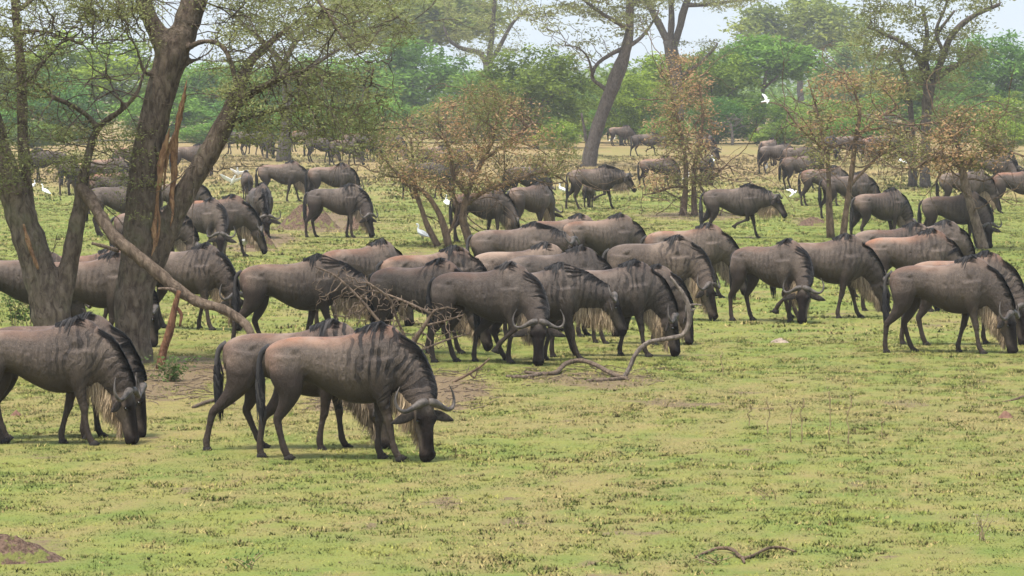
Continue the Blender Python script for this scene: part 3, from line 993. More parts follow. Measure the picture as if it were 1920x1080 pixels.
def chains_mesh_fast(chains, sides=5, name='branches'):
    V, Fc, off = [], [], 0
    for pts, rads in chains:
        m = None
        P_ = np.array(pts); n = len(P_)
        if n < 2: continue
        t = np.gradient(P_, axis=0)
        t /= np.linalg.norm(t, axis=1)[:, None] + 1e-9
        a = np.cross(t, [0.31, 0.17, 0.93]); a /= np.linalg.norm(a, axis=1)[:, None] + 1e-9
        b = np.cross(t, a)
        th = np.arange(sides) * 2 * PI / sides
        R = np.array(rads)[:, None, None]
        ring = P_[:, None, :] + R * (np.cos(th)[None, :, None] * a[:, None, :] + np.sin(th)[None, :, None] * b[:, None, :])
        V.append(ring.reshape(-1, 3))
        i = np.arange((n - 1) * sides); r, c = i // sides, i % sides
        d = (c + 1) % sides
        Fc.append(off + np.stack([r * sides + c, r * sides + d, (r + 1) * sides + d, (r + 1) * sides + c], 1))
        off += n * sides
    return np_mesh(name, np.concatenate(V), np.concatenate(Fc), None, True)

def limb_px(y, pts, base_y=None):
    """limb traced in the photo at distance y: (px, py, radius px[, extra depth m])"""
    out, rad = [], []
    k = mpp(y)
    C = catmull([(p[0], p[1], p[2], p[3] if len(p) > 3 else 0.0) for p in pts], max(4, 3 * len(pts)))
    for px, py, r, dz in C:
        out.append(P(px, py, y + dz)); rad.append(max(.004, r * k))
    return out, rad
def shift(limb, off):
    return [p - off for p in limb[0]], limb[1]
def box_attr(rng, y, boxes, k=1.0):
    """attraction points: boxes of (px0, px1, py0, py1, depth half, n)"""
    A = []
    for x0, x1, y0, y1, dz, n in boxes:
        for _ in range(int(n * k)):
            # an ellipse-ish section, uneven outline
            a, r = rng.uniform(0, 2 * PI), math.sqrt(rng.random())
            px, py = (x0 + x1) / 2 + (x1 - x0) / 2 * r * math.cos(a), (y0 + y1) / 2 + (y1 - y0) / 2 * r * math.sin(a)
            A.append(tuple(P(px, py, y + rng.uniform(-dz, dz) * math.sqrt(max(.05, 1 - (r * math.cos(a)) ** 2)))))
    return A
def long_twigs(limbs, n, k, seed):
    # bare wandering twigs off the limbs
    rng = np.random.default_rng(seed + 100)
    out = []
    thin = [l for l in limbs if l[1][-1] < 16 * k]
    for _ in range(n):
        pts, rads = thin[rng.integers(len(thin))]
        i = rng.integers(len(pts) // 3, len(pts))
        p = np.array(pts[i]); d = rng.normal(0, 1, 3) * [1, .8, .45]; d /= np.linalg.norm(d)
        L = rng.uniform(60, 210) * k; m = 9; q = [p.copy()]
        r0 = min(rads[i] * .7, rng.uniform(1.0, 2.0) * k)
        for s in range(m):
            d = d + rng.normal(0, .28, 3) * [1, 1, .8] + np.array([0, 0, .10 - .26 * s / m]); d /= np.linalg.norm(d)
            p = p + d * L / m; q.append(p.copy())
        out.append((q, list(np.linspace(r0, .45 * k, m + 1))))
        for b in range(3):
            j = rng.integers(2, m); e = d + rng.normal(0, .8, 3); e /= np.linalg.norm(e); p2 = q[j].copy(); q2 = [p2.copy()]
            for s in range(4):
                e = e + rng.normal(0, .3, 3) - np.array([0, 0, .06]); e /= np.linalg.norm(e); p2 = p2 + e * L * .09; q2.append(p2.copy())
            out.append((q2, list(np.linspace(r0 * .5, .4 * k, 5))))
    return out
def traced_tree(name, label, cat, base, y, limbs, boxes, step, r_tip, leaf, mats, seed, group=None, sides=5, voxel=None, dk=None, di=None, extra=(), jit=.25, fill=1.0, wisps=0):
    """a tree whose trunk and limbs follow the photo; grown crown; root Empty at the foot of the trunk"""
    rng = np.random.default_rng(seed)
    foot = Vector((base[0], base[1], 0)) if not isinstance(base, Vector) else base
    root = empty(name, foot, 0, label, cat, group)
    L = [shift(limb_px(y, l), foot) for l in limbs]
    for e in extra: L.append(shift(e, foot))
    bm = bmesh.new()
    rnd = random.Random(seed)
    for pts, rads in L:
        tube(bm, pts, [r * rnd.uniform(.94, 1.06) for r in rads], 10 if voxel else 8, .05, rnd)
    me = bm_mesh(bm, 'trunk')
    if voxel: me = remeshed(me, voxel, 3, .5)
    link('trunk', me, root, mats[0])
    A = [tuple(Vector(a) - foot) for a in box_attr(rng, y, boxes, fill)]
    if A:
        ch, tw = grow(L, A, step, di or step * 9, dk or step * 1.6, r_tip, seed=seed, jitter=jit)
        if wisps: ch += long_twigs(L, wisps, mpp(y), seed)
        if ch: link('branches', chains_mesh_fast(ch, sides), root, mats[1])
        if leaf and tw:
            per, sig, size, flat, odd, pick = leaf
            link('crown', leaf_cloud(tw, per, sig, size, seed, flat, 12 * step, odd, .40, pick), root, mats[2])
    return root
# ================================================================== LAYOUT: GROUND, HILLS
make_ground()
make_grass()
def make_hills():
    xs = np.linspace(-900, 900, 120)
    prof = 11 + 3 * (fbm(xs * .004 + 3, xs * 0, 2, 3) - .5) * 2
    rows = [(0, -6), (.5, .35), (.8, .75), (1.0, 1.0), (1.3, .9), (1.8, .3), (2.2, -.2)]
    V = []
    for f, h in rows:
        for x, p in zip(xs, prof): V.append((x, 1500 + 260 * f + 30 * math.sin(x * .01 + f), p * h if h > -5 else -6))
    nx = len(xs); V = np.array(V)
    i = np.arange((len(rows) - 1) * (nx - 1)); r, c = i // (nx - 1), i % (nx - 1); a = r * nx + c
    me = np_mesh('hills', V, np.stack([a, a + 1, a + nx + 1, a + nx], 1), None, True)
    o = link('hills', me, None, plain_material('hill_scrub', (0.05, 0.075, 0.045), (0.11, 0.12, 0.07), .03, .95, 0))
    tag(o, kind='structure')
make_hills()

# ================================================================== NEAR TREES
YA, YB = 57.5, 57.0
M_STAKE = bark_material('reddish_stake', (0.10, 0.045, 0.026), (0.27, 0.135, 0.075))
MA = (M_BARK, M_BARK, M_LEAF)
fa = P(250, 690, YA); fb = P(85, 690, YB)
tree_a = traced_tree('acacia_tree', 'big acacia with torn orange bark, trunk forking near the top of the photo', 'tree', (fa.x, fa.y), YA, [
    [(240, 715, 58.94), (248, 670, 41.08), (248, 620, 35.72), (253, 540, 36.61), (262, 460, 35.72), (268, 380, 33.04), (275, 300, 31.25), (290, 220, 30.36), (308, 150, 30.36), (322, 105, 32.15), (325, 75, 32.15)],
    [(312, 90, 23.22), (290, 52, 17.86), (274, 18, 16.07), (264, -25, 15.18), (250, -90, 13.39), (235, -170, 9.82)],
    [(335, 85, 26.79), (350, 45, 25.9), (364, 2, 25.0), (380, -50, 22.32), (395, -120, 17.86), (420, -200, 12.5)],
    [(262, 545, 26.79), (285, 490, 26.79), (312, 435, 24.11), (338, 380, 22.32), (362, 335, 21.43), (390, 290, 21.43), (417, 240, 19.65), (438, 195, 16.07), (452, 155, 13.39), (470, 115, 9.82, .3), (500, 85, 7.14, .6), (545, 50, 5.36, .8)],
    [(436, 195, 9.82), (480, 170, 8.04, -.3), (530, 145, 6.25, -.7), (585, 128, 4.46, -1)],
    [(415, 240, 8.04), (470, 218, 6.25, .2), (540, 202, 5.36, .5), (600, 196, 4.46, .9), (660, 230, 2.68, 1.2), (690, 275, 1.79, 1.3)],
    [(428, 215, 7.14), (500, 160, 5.36, .8), (580, 135, 4.46, 1.5), (660, 145, 3.57, 1.8), (740, 170, 2.23, 2)],
    [(345, 95, 7.14), (375, 79, 5.36, -.4), (405, 80, 5.36, -.5), (425, 98, 5.36, -.6), (438, 135, 5.36, -.6), (440, 165, 3.57, -.6), (430, 200, 2.23, -.6)],
    [(350, 120, 5.36), (375, 108, 3.57), (395, 95, 2.68), (410, 60, 2.68), (440, 25, 2.23), (470, -10, 1.79)],
    [(290, 135, 5.36), (272, 137, 4.46, -.3), (262, 110, 3.57, -.4), (250, 80, 2.68, -.5), (225, 50, 2.23, -.5), (190, 40, 1.79, -.6)],
    [(380, -40, 10.72), (460, -60, 8.04, -.5), (560, -40, 6.25, -.8), (610, 20, 4.46, -1), (650, 80, 3.57, -1.1), (700, 130, 2.23, -1.2)],
    [(395, -100, 8.93), (500, -110, 7.14, .8), (640, -70, 5.36, 1.2), (720, 0, 3.57, 1.4), (760, 50, 2.23, 1.4)],
], [(420, 620, 90, 240, 1.6, 130), (520, 760, 110, 280, 1.8, 110), (380, 620, -60, 90, 1.8, 120), (560, 790, -50, 110, 1.6, 90), (440, 640, 210, 290, 1.2, 50),
    (130, 300, -80, 60, 1.5, 60), (215, 300, 230, 420, .8, 26), (390, 470, 20, 200, 1.2, 40), (600, 720, 200, 300, 1.2, 36)],
    .11, .0045, (34, .125, .022, .28, None, .46), MA, 11, sides=4, voxel=.028, dk=.13, jit=.42, fill=2.9, wisps=90)
tree_b = traced_tree('acacia_tree', 'leaning acacia at the left edge with a forked base and hanging leafy twigs', 'tree', (fb.x, fb.y), YB, [
    [(110, 715, 53.36), (104, 660, 44.16), (98, 600, 38.64), (86, 545, 34.96), (66, 485, 33.12), (46, 425, 30.36), (24, 360, 27.6), (4, 300, 24.84), (-14, 235, 22.08), (-30, 160, 18.4), (-45, 70, 14.72)],
    [(108, 580, 23.92), (122, 530, 20.24), (134, 475, 17.48), (143, 425, 16.56), (152, 385, 15.64), (154, 352, 13.8), (160, 315, 10.12), (170, 275, 8.28), (182, 243, 7.36), (205, 222, 6.44, -.2), (232, 203, 5.52, -.4), (258, 172, 4.6, -.5), (270, 135, 3.68, -.5), (285, 100, 2.76, -.5)],
    [(182, 243, 6.44), (165, 218, 5.52, -.1), (132, 196, 5.52, -.2), (100, 182, 4.6, -.3), (68, 158, 3.68, -.3), (40, 148, 2.76, -.3)],
    [(60, 470, 14.72), (56, 410, 12.88, .2), (47, 320, 11.96, .4), (42, 230, 11.04, .5), (40, 140, 10.12, .6), (32, 50, 9.2, .7), (24, -40, 7.36, .8)],
    [(228, 205, 3.68), (226, 185, 2.76, -.6), (210, 160, 2.3, -.7), (196, 140, 1.84, -.8)],
    [(38, 60, 5.52), (90, 60, 3.68, -.3), (140, 78, 2.76, -.5), (200, 82, 2.3, -.6), (270, 76, 1.84, -.7)],
    [(40, 170, 4.6), (80, 120, 3.68, .2), (130, 60, 2.76, .4), (170, 10, 2.76, .5)],
    [(34, 20, 5.52), (90, -20, 4.6, .3), (170, -40, 3.68, .6), (240, -20, 2.76, .8)],
], [(-120, 200, -90, 70, 1.8, 190), (-120, 130, 60, 200, 1.5, 110), (-100, 170, 190, 330, 1.3, 95), (60, 250, 240, 335, .9, 60), (130, 300, -60, 40, 1.2, 60), (-90, 60, 300, 380, .8, 22)],
    .11, .0045, (34, .125, .022, .28, None, .46), MA, 12, sides=4, voxel=.028, dk=.13, jit=.42, fill=2.7, wisps=70)
# torn bark of the big acacia: free strips of orange wood on its right flank
def strip(parent_foot, y, pts, name, parent, mat, flat=.35):
    k = mpp(y)
    bm = bmesh.new()
    C = catmull([(p[0], p[1], p[2], p[3] if len(p) > 3 else 0) for p in pts], 5 * len(pts))
    rnd = random.Random(len(pts))
    tube(bm, [P(a, b_, y + d) - parent_foot for a, b_, r, d in C], [(max(.003, r * k * rnd.uniform(.8, 1.2)), max(.003, r * k * flat)) for a, b_, r, d in C], 8, .08, rnd, up=Vector((0, 1, 0)))
    return link(name, bm_mesh(bm, name), parent, mat)
fo = Vector((fa.x, fa.y, 0))
for pts in ([(350, 150, 0.68, -.22), (345, 180, 3.4, -.2), (337, 215, 6.12, -.15), (331, 250, 4.76, -.12), (326, 290, 6.8, -.1), (327, 330, 6.12, -.12), (322, 365, 4.76, -.16), (324, 400, 2.72, -.2), (319, 425, 0.68, -.22)],
            [(341, 200, 0.68, -.24), (331, 240, 2.04, -.2), (316, 285, 3.4, -.2), (309, 330, 2.04, -.2), (307, 370, 0.68, -.22)],
            [(318, 240, 0.68, -.26), (311, 270, 5.44, -.25), (302, 305, 7.48, -.26), (300, 335, 5.44, -.27), (295, 365, 2.72, -.28), (293, 400, 3.4, -.30), (289, 430, 5.44, -.32), (291, 455, 4.08, -.33), (284, 480, 0.68, -.34)],
            [(300, 330, 0.68, -.28), (296, 380, 1.7, -.30), (299, 420, 2.38, -.32), (294, 462, 0.68, -.33)]):
    o = strip(fo, YA, pts, 'torn_bark', tree_a, M_SPLIT, .55)
    o['label'] = 'strip of torn orange wood hanging off the trunk'
for pts in ([(44, 420, 2, -.27), (52, 450, 4, -.29), (62, 480, 4, -.30), (72, 505, 2, -.31)],):
    o = strip(Vector((fb.x, fb.y, 0)), YB, pts, 'torn_bark', tree_b, M_SPLIT)
    o['label'] = 'small orange scar of torn bark'

def traced_limb(name, label, cat, y, limbs, mat, seed=1, attr=None, step=.1, r_tip=.004, group=None, n=8):
    first = limb_px(y, limbs[0])[0]
    f = min(first, key=lambda p: p.z)
    foot = Vector((f.x, f.y, 0))
    L = [shift(limb_px(y, l), foot) for l in limbs]
    bm = bmesh.new(); rnd = random.Random(seed)
    for p, r in L: tube(bm, p, [q * rnd.uniform(.9, 1.1) for q in r], n, .06, rnd)
    o = link(name, bm_mesh(bm, name), None, mat)
    o.location = foot
    tag(o, label, cat, group)
    if attr:
        A = [tuple(Vector(a) - foot) for a in box_attr(np.random.default_rng(seed), y, attr)]
        ch, tw = grow(L, A, step, step * 9, step * 1.5, r_tip, seed=seed, jitter=.45)
        link('twigs', chains_mesh_fast(ch, 4), o, mat)
    return o
traced_limb('dead_limb', 'long bare dead limb slanting down across the big acacia trunk', 'branch', 56.4, [
    [(150, 350, 9.35, .5), (165, 366, 12.75, .4), (185, 400, 11.9, .2), (213, 443, 11.9, 0), (250, 474, 11.9, -.05), (290, 506, 11.9, -.1), (330, 540, 11.05, -.1), (370, 566, 10.2, -.1), (410, 577, 9.35, -.2), (440, 592, 8.5, -.2), (466, 616, 7.65, -.3), (478, 660, 6.8, -.4), (482, 706, 5.1, -.4)],
    [(222, 470, 4.25, -.05), (195, 462, 3.4, -.15), (172, 456, 2.55, -.2)],
    [(345, 552, 4.25, -.1), (318, 542, 3.4, -.2), (296, 541, 1.7, -.2)]], M_DEAD, 3)
traced_limb('split_stake', 'upright stake of split reddish wood at the foot of the acacia', 'branch', 56.0, [
    [(336, 545, 4.0), (327, 580, 6.4), (318, 620, 7.2), (307, 655, 8.0), (300, 692, 9.6)], [(330, 575, 3.2), (340, 590, 3.2), (337, 612, 1.6)]], M_STAKE, 4)
traced_limb('dead_branch', 'bare grey crooked branch standing up in front of the grazing bull', 'branch', 54.3, [
    [(1166, 716, 4.17), (1180, 690, 4.17), (1192, 664, 4.17), (1214, 643, 4.17), (1250, 635, 4.17), (1280, 628, 4.68), (1292, 605, 4.68), (1291, 575, 4.68), (1280, 550, 4.17), (1268, 534, 3.12), (1257, 518, 1.56)],
    [(1288, 574, 2.6), (1302, 571, 2.08), (1316, 572, 1.04)], [(1289, 586, 2.08), (1300, 582, 1.56), (1304, 577, 1.04)]], M_DEAD_GREY, 5)
def ground_stick(name, label, pts, mat, lift=.0, group=None, seed=1, twigs=()):
    c = G(pts[0][0], pts[0][1])
    bm = bmesh.new(); rnd = random.Random(seed)
    for q in (pts,) + tuple(twigs):
        C = catmull([(p[0], p[1], p[2], p[3] if len(p) > 3 else 0) for p in q], 5 * len(q))
        V, R = [], []
        for px, py, r, h in C:
            g = G(px, py); k = mpp(g.y)
            V.append(Vector((g.x, g.y, r * k * .8 + max(0, h))) - Vector((c.x, c.y, 0))); R.append(max(.004, r * k))
        tube(bm, V, R, 7, .08, rnd)
    o = link(name, bm_mesh(bm, name), None, mat)
    o.location = (c.x, c.y, 0)
    return tag(o, label, 'branch', group)
ground_stick('fallen_branch', 'pale crooked dead branch lying flat left of the standing crooked branch', [(985, 700, 3.0), (1015, 704, 3.75), (1042, 702, 4.5), (1062, 692, 4.5, .05), (1090, 691, 4.5, .08), (1118, 697, 4.5, .06), (1145, 706, 4.5, .02), (1178, 714, 2.25)], M_DEAD, seed=2,
             twigs=([(1100, 716, 3), (1140, 715, 4), (1175, 712, 4)], [(950, 708, 3), (985, 710, 4), (1015, 704, 4)]))
ground_stick('fallen_branch', 'dark wavy stick lying on the short grass at the bottom of the photo', [(1304, 1046, 1.88), (1325, 1038, 3.0), (1348, 1035, 3.38, .02), (1372, 1038, 3.75, .02), (1392, 1049, 3.75), (1412, 1044, 3.0), (1440, 1035, 3.0, .02), (1465, 1033, 2.25, .02), (1494, 1036, 1.5)], M_TWIG, seed=3,
             twigs=([(1392, 1049, 4), (1396, 1057, 2)],))
ground_stick('fallen_branch', 'thin stick lying at the right edge of the photo', [(1880, 756, 2), (1900, 752, 2.5), (1925, 745, 3), (1950, 742, 2)], M_TWIG, seed=4)
ground_stick('fallen_branch', 'small twig lying on the dry litter under the acacia', [(362, 766, 3), (385, 757, 3.5), (410, 752, 3), (440, 758, 2)], M_DEAD, seed=5)
traced_limb('dead_thornbush', 'leafless grey tangle of dead thorn branches lying before the middle herd', 'bush', 55.5, [
    [(752, 706, 4.2), (762, 672, 4.8), (776, 640, 5.4), (795, 612, 3.6), (812, 585, 2.4), (830, 578, 1.8)],
    [(764, 690, 3.0), (740, 640, 3.0, .2), (700, 590, 3.0, .3), (660, 545, 2.4, .3), (625, 515, 1.8, .3), (590, 500, 1.2, .3)],
    [(770, 655, 3.0), (745, 600, 2.4, -.3), (730, 560, 2.4, -.4), (690, 530, 1.8, -.5)],
    [(812, 590, 2.4), (770, 570, 2.4), (720, 550, 1.8, .2), (690, 545, 1.2)],
    [(800, 610, 2.4), (840, 600, 1.8, -.2), (870, 590, 1.2, -.3)],
    [(765, 668, 1.8), (830, 640, 1.8, .3), (880, 625, 1.2, .4)]], M_DEAD, 6, [(570, 720, 500, 600, .6, 130), (620, 800, 540, 640, .7, 260), (740, 880, 560, 640, .6, 190), (700, 850, 620, 690, .6, 26)], .07, .0055)
traced_limb('dead_branch', 'thin dark forked twig slanting up from the dry litter', 'branch', 53.5, [
    [(835, 735, 2.5), (848, 718, 2.6), (875, 703, 2.5), (900, 688, 2), (918, 672, 1.2)], [(880, 700, 1.8), (890, 708, 1.5), (896, 690, 1)], [(840, 728, 2), (860, 732, 1.6), (885, 722, 1.2)]], M_TWIG, 8)

# ================================================================== THORN BUSHES (rust and green)
MT = (M_TWIG, M_TWIG, M_LEAF_THORN)
def dist_tree(px, py): 
    g = G(px, py); return g
g = G(850, 462)
traced_tree('thorn_bush', 'wide rust and green thorn bush with several thin stems, left of centre', 'bush', (g.x, g.y), g.y, [
    [(886, 470, 8.02), (876, 440, 8.02), (868, 410, 7.13), (872, 380, 6.0), (880, 350, 5.25), (900, 310, 4.5), (920, 270, 3.75), (930, 230, 2.25)],
    [(842, 464, 7.13), (834, 430, 7.13), (822, 398, 5.25), (800, 365, 4.5), (772, 345, 3.75), (740, 320, 2.25), (715, 290, 1.5)],
    [(822, 462, 6.24), (802, 425, 5.35), (790, 390, 4.5), (778, 355, 3.75), (775, 310, 3.0), (770, 260, 2.25)],
    [(872, 385, 4.5), (905, 360, 4.5), (940, 348, 4.5), (975, 335, 3.75), (1005, 325, 3.75), (1020, 322, 3.0), (1045, 330, 2.25), (1065, 345, 1.5)],
    [(876, 365, 4.5), (850, 330, 3.75), (845, 290, 3.0), (830, 250, 2.25)], [(905, 300, 3.0), (960, 260, 3.0), (1000, 230, 2.25)], [(838, 440, 3.57), (850, 420, 2.67), (856, 380, 2.25), (835, 340, 2.25)]],
    [(700, 880, 205, 340, 2.0, 170), (800, 1020, 165, 300, 2.0, 200), (930, 1080, 240, 340, 1.6, 90), (740, 960, 290, 370, 1.6, 90), (850, 960, 150, 220, 1.2, 50), (690, 760, 270, 350, 1.0, 30)],
    .20, .007, (26, .16, .036, .5, .8, .66), MT, 21, group='rust coloured thorn bushes', sides=4, dk=.27, jit=.5, fill=2.8, wisps=40)
g = G(1292, 404)
traced_tree('thorn_bush', 'upright rust leaved thorn bush with two close stems, in front of the far herd', 'bush', (g.x, g.y), g.y, [
    [(1280, 406, 7.71), (1284, 370, 5.44), (1286, 330, 4.76), (1284, 290, 4.08), (1275, 240, 3.4), (1262, 190, 2.72), (1258, 150, 2.04)],
    [(1303, 408, 6.86), (1301, 365, 4.76), (1302, 320, 4.08), (1310, 270, 3.4), (1318, 220, 2.72), (1312, 160, 2.04)],
    [(1303, 340, 3.4), (1325, 345, 2.04), (1350, 320, 2.04), (1365, 310, 1.36), (1376, 328, 1.02)], [(1284, 350, 3.4), (1255, 352, 2.04), (1225, 362, 1.36), (1205, 365, 1.02)],
    [(1304, 330, 2.72), (1320, 362, 2.04), (1340, 392, 1.7), (1350, 408, 1.71)]],
    [(1215, 1350, 170, 300, 1.8, 150), (1225, 1330, 100, 200, 1.6, 90), (1250, 1350, 290, 350, 1.3, 50), (1200, 1290, 290, 350, 1.2, 24)],
    .24, .008, (26, .18, .043, .5, .9, .68), MT, 22, group='rust coloured thorn bushes', sides=4, dk=.33, jit=.5, fill=2.8, wisps=40)
g = G(1568, 446)
traced_tree('thorn_bush', 'bare branched rust thorn bush with two stems in a V, right of centre', 'bush', (g.x, g.y), g.y, [
    [(1558, 448, 7.71), (1555, 400, 6.86), (1554, 350, 4.76), (1552, 300, 4.08), (1540, 250, 2.72), (1530, 200, 2.04), (1515, 150, 1.36)],
    [(1580, 449, 6.86), (1586, 400, 6.0), (1594, 345, 4.76), (1600, 300, 4.76), (1605, 255, 4.08), (1612, 210, 3.4), (1598, 160, 2.04), (1580, 130, 1.36)],
    [(1592, 350, 3.4), (1615, 325, 2.72), (1640, 300, 2.72), (1670, 280, 2.04), (1700, 290, 1.36)], [(1604, 262, 3.4), (1640, 225, 2.72), (1680, 200, 2.04), (1650, 160, 1.36)],
    [(1556, 290, 2.72), (1500, 240, 2.04), (1470, 200, 1.36)], [(1640, 300, 2.04), (1665, 270, 2.04), (1700, 300, 1.7), (1718, 338, 1.36)], [(1606, 250, 2.04), (1660, 240, 2.04), (1700, 262, 1.7), (1760, 300, 1.36), (1800, 305, 1.02)]],
    [(1500, 1620, 190, 300, 1.6, 90), (1530, 1700, 125, 220, 1.6, 130), (1600, 1720, 230, 310, 1.5, 80), (1510, 1570, 250, 320, 1.2, 34)],
    .24, .010, (26, .17, .042, .5, .7, .62), (M_TWIG, M_TWIG, M_LEAF_THORN), 23, group='rust coloured thorn bushes', sides=4, dk=.34, jit=.5, fill=2.8, wisps=40)
g = G(1842, 468)
traced_tree('thorn_bush', 'small flat topped thorn tree with one leaning brown stem at right', 'bush', (g.x, g.y), g.y, [
    [(1846, 472, 10.31), (1834, 430, 9.37), (1822, 390, 8.5), (1810, 345, 7.65), (1803, 310, 6.8), (1800, 290, 4.25)],
    [(1803, 315, 5.1), (1775, 296, 4.25), (1740, 300, 3.4), (1715, 318, 1.7)], [(1805, 320, 5.1), (1830, 292, 4.25), (1870, 270, 2.55)], [(1802, 300, 4.25), (1790, 260, 3.4), (1770, 230, 2.55)]],
    [(1710, 1900, 230, 310, 1.8, 170), (1750, 1880, 195, 260, 1.5, 90), (1715, 1790, 285, 325, 1.0, 24)],
    .24, .008, (30, .18, .043, .45, .8, .7), (M_DEAD, M_TWIG, M_LEAF_THORN), 24, group='rust coloured thorn bushes', sides=4, dk=.33, jit=.5, fill=2.8, wisps=40)

# ================================================================== ACACIAS IN THE MIDDLE DISTANCE
MF = (M_BARK_FAR, M_BARK_FAR, M_LEAF)
g = G(1105, 312)
traced_tree('acacia_tree', 'tall leaning acacia with a bare crooked side branch, centre of the far plain', 'tree', (g.x, g.y), g.y, [
    [(1102, 320, 16.29), (1108, 285, 13.57), (1120, 240, 12.21), (1136, 195, 12.21), (1155, 145, 13.57), (1170, 105, 11.54), (1180, 60, 8.14), (1181, 10, 7.46), (1184, -50, 5.43)],
    [(1148, 180, 5.43), (1130, 163, 4.07), (1112, 149, 3.39), (1112, 134, 3.39), (1124, 116, 3.39), (1152, 98, 4.07), (1190, 80, 4.07), (1215, 55, 2.71, 1), (1235, 20, 2.04, 2)],
    [(1112, 145, 2.71), (1103, 110, 2.04, -1), (1085, 90, 1.36, -2), (1060, 84, 1.02, -2)],
    [(1180, 55, 5.43), (1140, 32, 4.07, -1), (1110, 12, 3.39, -2), (1080, -15, 2.71, -3)], [(1181, 15, 4.75), (1215, -20, 3.39, 1), (1260, -50, 2.71, 2)],
    [(1101, 280, 2.71), (1096, 245, 2.71), (1090, 212, 2.04)]],
    [(960, 1250, -70, 40, 6, 230), (1000, 1160, 10, 100, 4, 70), (1120, 1240, 0, 70, 4, 40), (960, 1090, 0, 60, 4, 40)],
    .42, .014, (34, .34, .085, .25, None, .5), MF, 31, sides=4, dk=.6, jit=.3, fill=1.5)
g = G(1268, 272)
traced_tree('acacia_tree', 'dark flat crowned acacia whose trunk forks three ways, right of the leaning one', 'tree', (g.x, g.y), g.y, [
    [(1272, 275, 11.9), (1271, 220, 11.05), (1269, 160, 11.05), (1262, 110, 12.75), (1254, 75, 11.9)], [(1256, 85, 7.65), (1238, 50, 6.8), (1220, 15, 5.95), (1205, -30, 5.1)],
    [(1256, 80, 6.8), (1259, 40, 5.95), (1258, 0, 5.1), (1255, -40, 4.25)], [(1262, 90, 7.65), (1275, 50, 6.8), (1282, 20, 6.8), (1300, -20, 5.95), (1340, -45, 4.25)], [(1285, 10, 4.25), (1330, 8, 3.4), (1390, 0, 2.55)],
    [(1266, 150, 4.25), (1310, 120, 3.4), (1340, 90, 2.55), (1345, 80, 1.7)]],
    [(1150, 1330, -90, 15, 8, 190), (1270, 1450, -80, 22, 8, 260), (1290, 1350, 70, 120, 3, 24)],
    .48, .016, (36, .36, .095, .25, None, .6), MF, 32, sides=4, dk=.66, jit=.3, fill=1.5)
g = G(1734, 352)
traced_tree('acacia_tree', 'wide crowned acacia with fan of limbs at the right of the photo', 'tree', (g.x, g.y), g.y, [
    [(1734, 355, 10.66), (1735, 310, 9.02), (1736, 260, 9.02), (1738, 200, 9.84), (1744, 150, 11.48)], [(1748, 155, 7.38), (1765, 115, 6.56), (1785, 65, 5.74), (1825, 30, 4.92), (1875, 8, 3.28)],
    [(1742, 150, 6.56), (1734, 105, 5.74), (1738, 60, 4.1), (1730, 15, 3.28)], [(1738, 160, 5.74), (1722, 108, 4.92), (1700, 85, 4.1), (1672, 70, 3.28), (1640, 55, 2.46)], [(1752, 150, 4.92), (1800, 118, 4.1), (1840, 92, 2.46)],
    [(1770, 100, 4.1), (1755, 60, 3.28), (1770, 20, 2.46), (1780, -10, 2.46)], [(1736, 110, 3.28), (1760, 60, 3.28), (1790, 20, 2.46)]],
    [(1600, 1780, -60, 45, 5, 170), (1720, 1920, -60, 15, 5, 160), (1590, 1720, 30, 130, 4, 130), (1720, 1850, 50, 150, 4, 90), (1640, 1760, 110, 190, 3, 50)],
    .36, .012, (34, .30, .070, .3, None, .55), MF, 33, sides=4, dk=.52, jit=.3, fill=1.5)
g = G(1711, 350)
traced_tree('acacia_tree', 'slim straight acacia close beside the wide crowned one', 'tree', (g.x, g.y), g.y, [
    [(1711, 352, 9), (1712, 300, 7), (1710, 245, 6), (1706, 190, 5), (1695, 140, 4), (1680, 100, 3)], [(1707, 200, 4), (1690, 180, 3), (1660, 165, 2)]],
    [(1620, 1740, 90, 190, 3, 90)], .36, .011, (30, .30, .070, .35, None, .55), MF, 34, sides=4, dk=.5, jit=.3, fill=1.5)
g = G(913, 262)
traced_tree('acacia_tree', 'pale thin leaved acacia behind the wide thorn bush', 'tree', (g.x, g.y), g.y, [
    [(912, 264, 11), (913, 215, 10), (914, 165, 9), (915, 120, 9)], [(914, 125, 6), (900, 100, 5), (870, 92, 4), (845, 78, 3), (832, 50, 2)],
    [(916, 120, 6), (922, 70, 5), (926, 20, 4), (930, -20, 3)], [(918, 118, 5), (938, 85, 4), (960, 45, 3), (990, 15, 2)]],
    [(820, 1000, -50, 50, 5, 170), (840, 990, 40, 120, 5, 90)], .45, .014, (32, .36, .09, .3, None, .5), MF, 35, sides=4, dk=.66, jit=.3, fill=1.5)
g = G(534, 303)
traced_tree('acacia_tree', 'straight trunked acacia on the plain behind the big near acacia', 'tree', (g.x, g.y), g.y, [
    [(531, 306, 14), (534, 270, 12), (537, 225, 10), (538, 170, 9), (530, 120, 8)], [(532, 125, 6), (500, 85, 5), (460, 50, 4), (430, 20, 3)], [(532, 120, 6), (560, 70, 5), (610, 30, 4), (650, 10, 3)], [(536, 150, 5), (590, 120, 4), (640, 90, 3)]],
    [(400, 620, -40, 70, 5, 190), (540, 720, -30, 110, 5, 150)], .45, .014, (32, .36, .09, .3, None, .55), MF, 36, sides=4, dk=.64, jit=.3, fill=1.5)

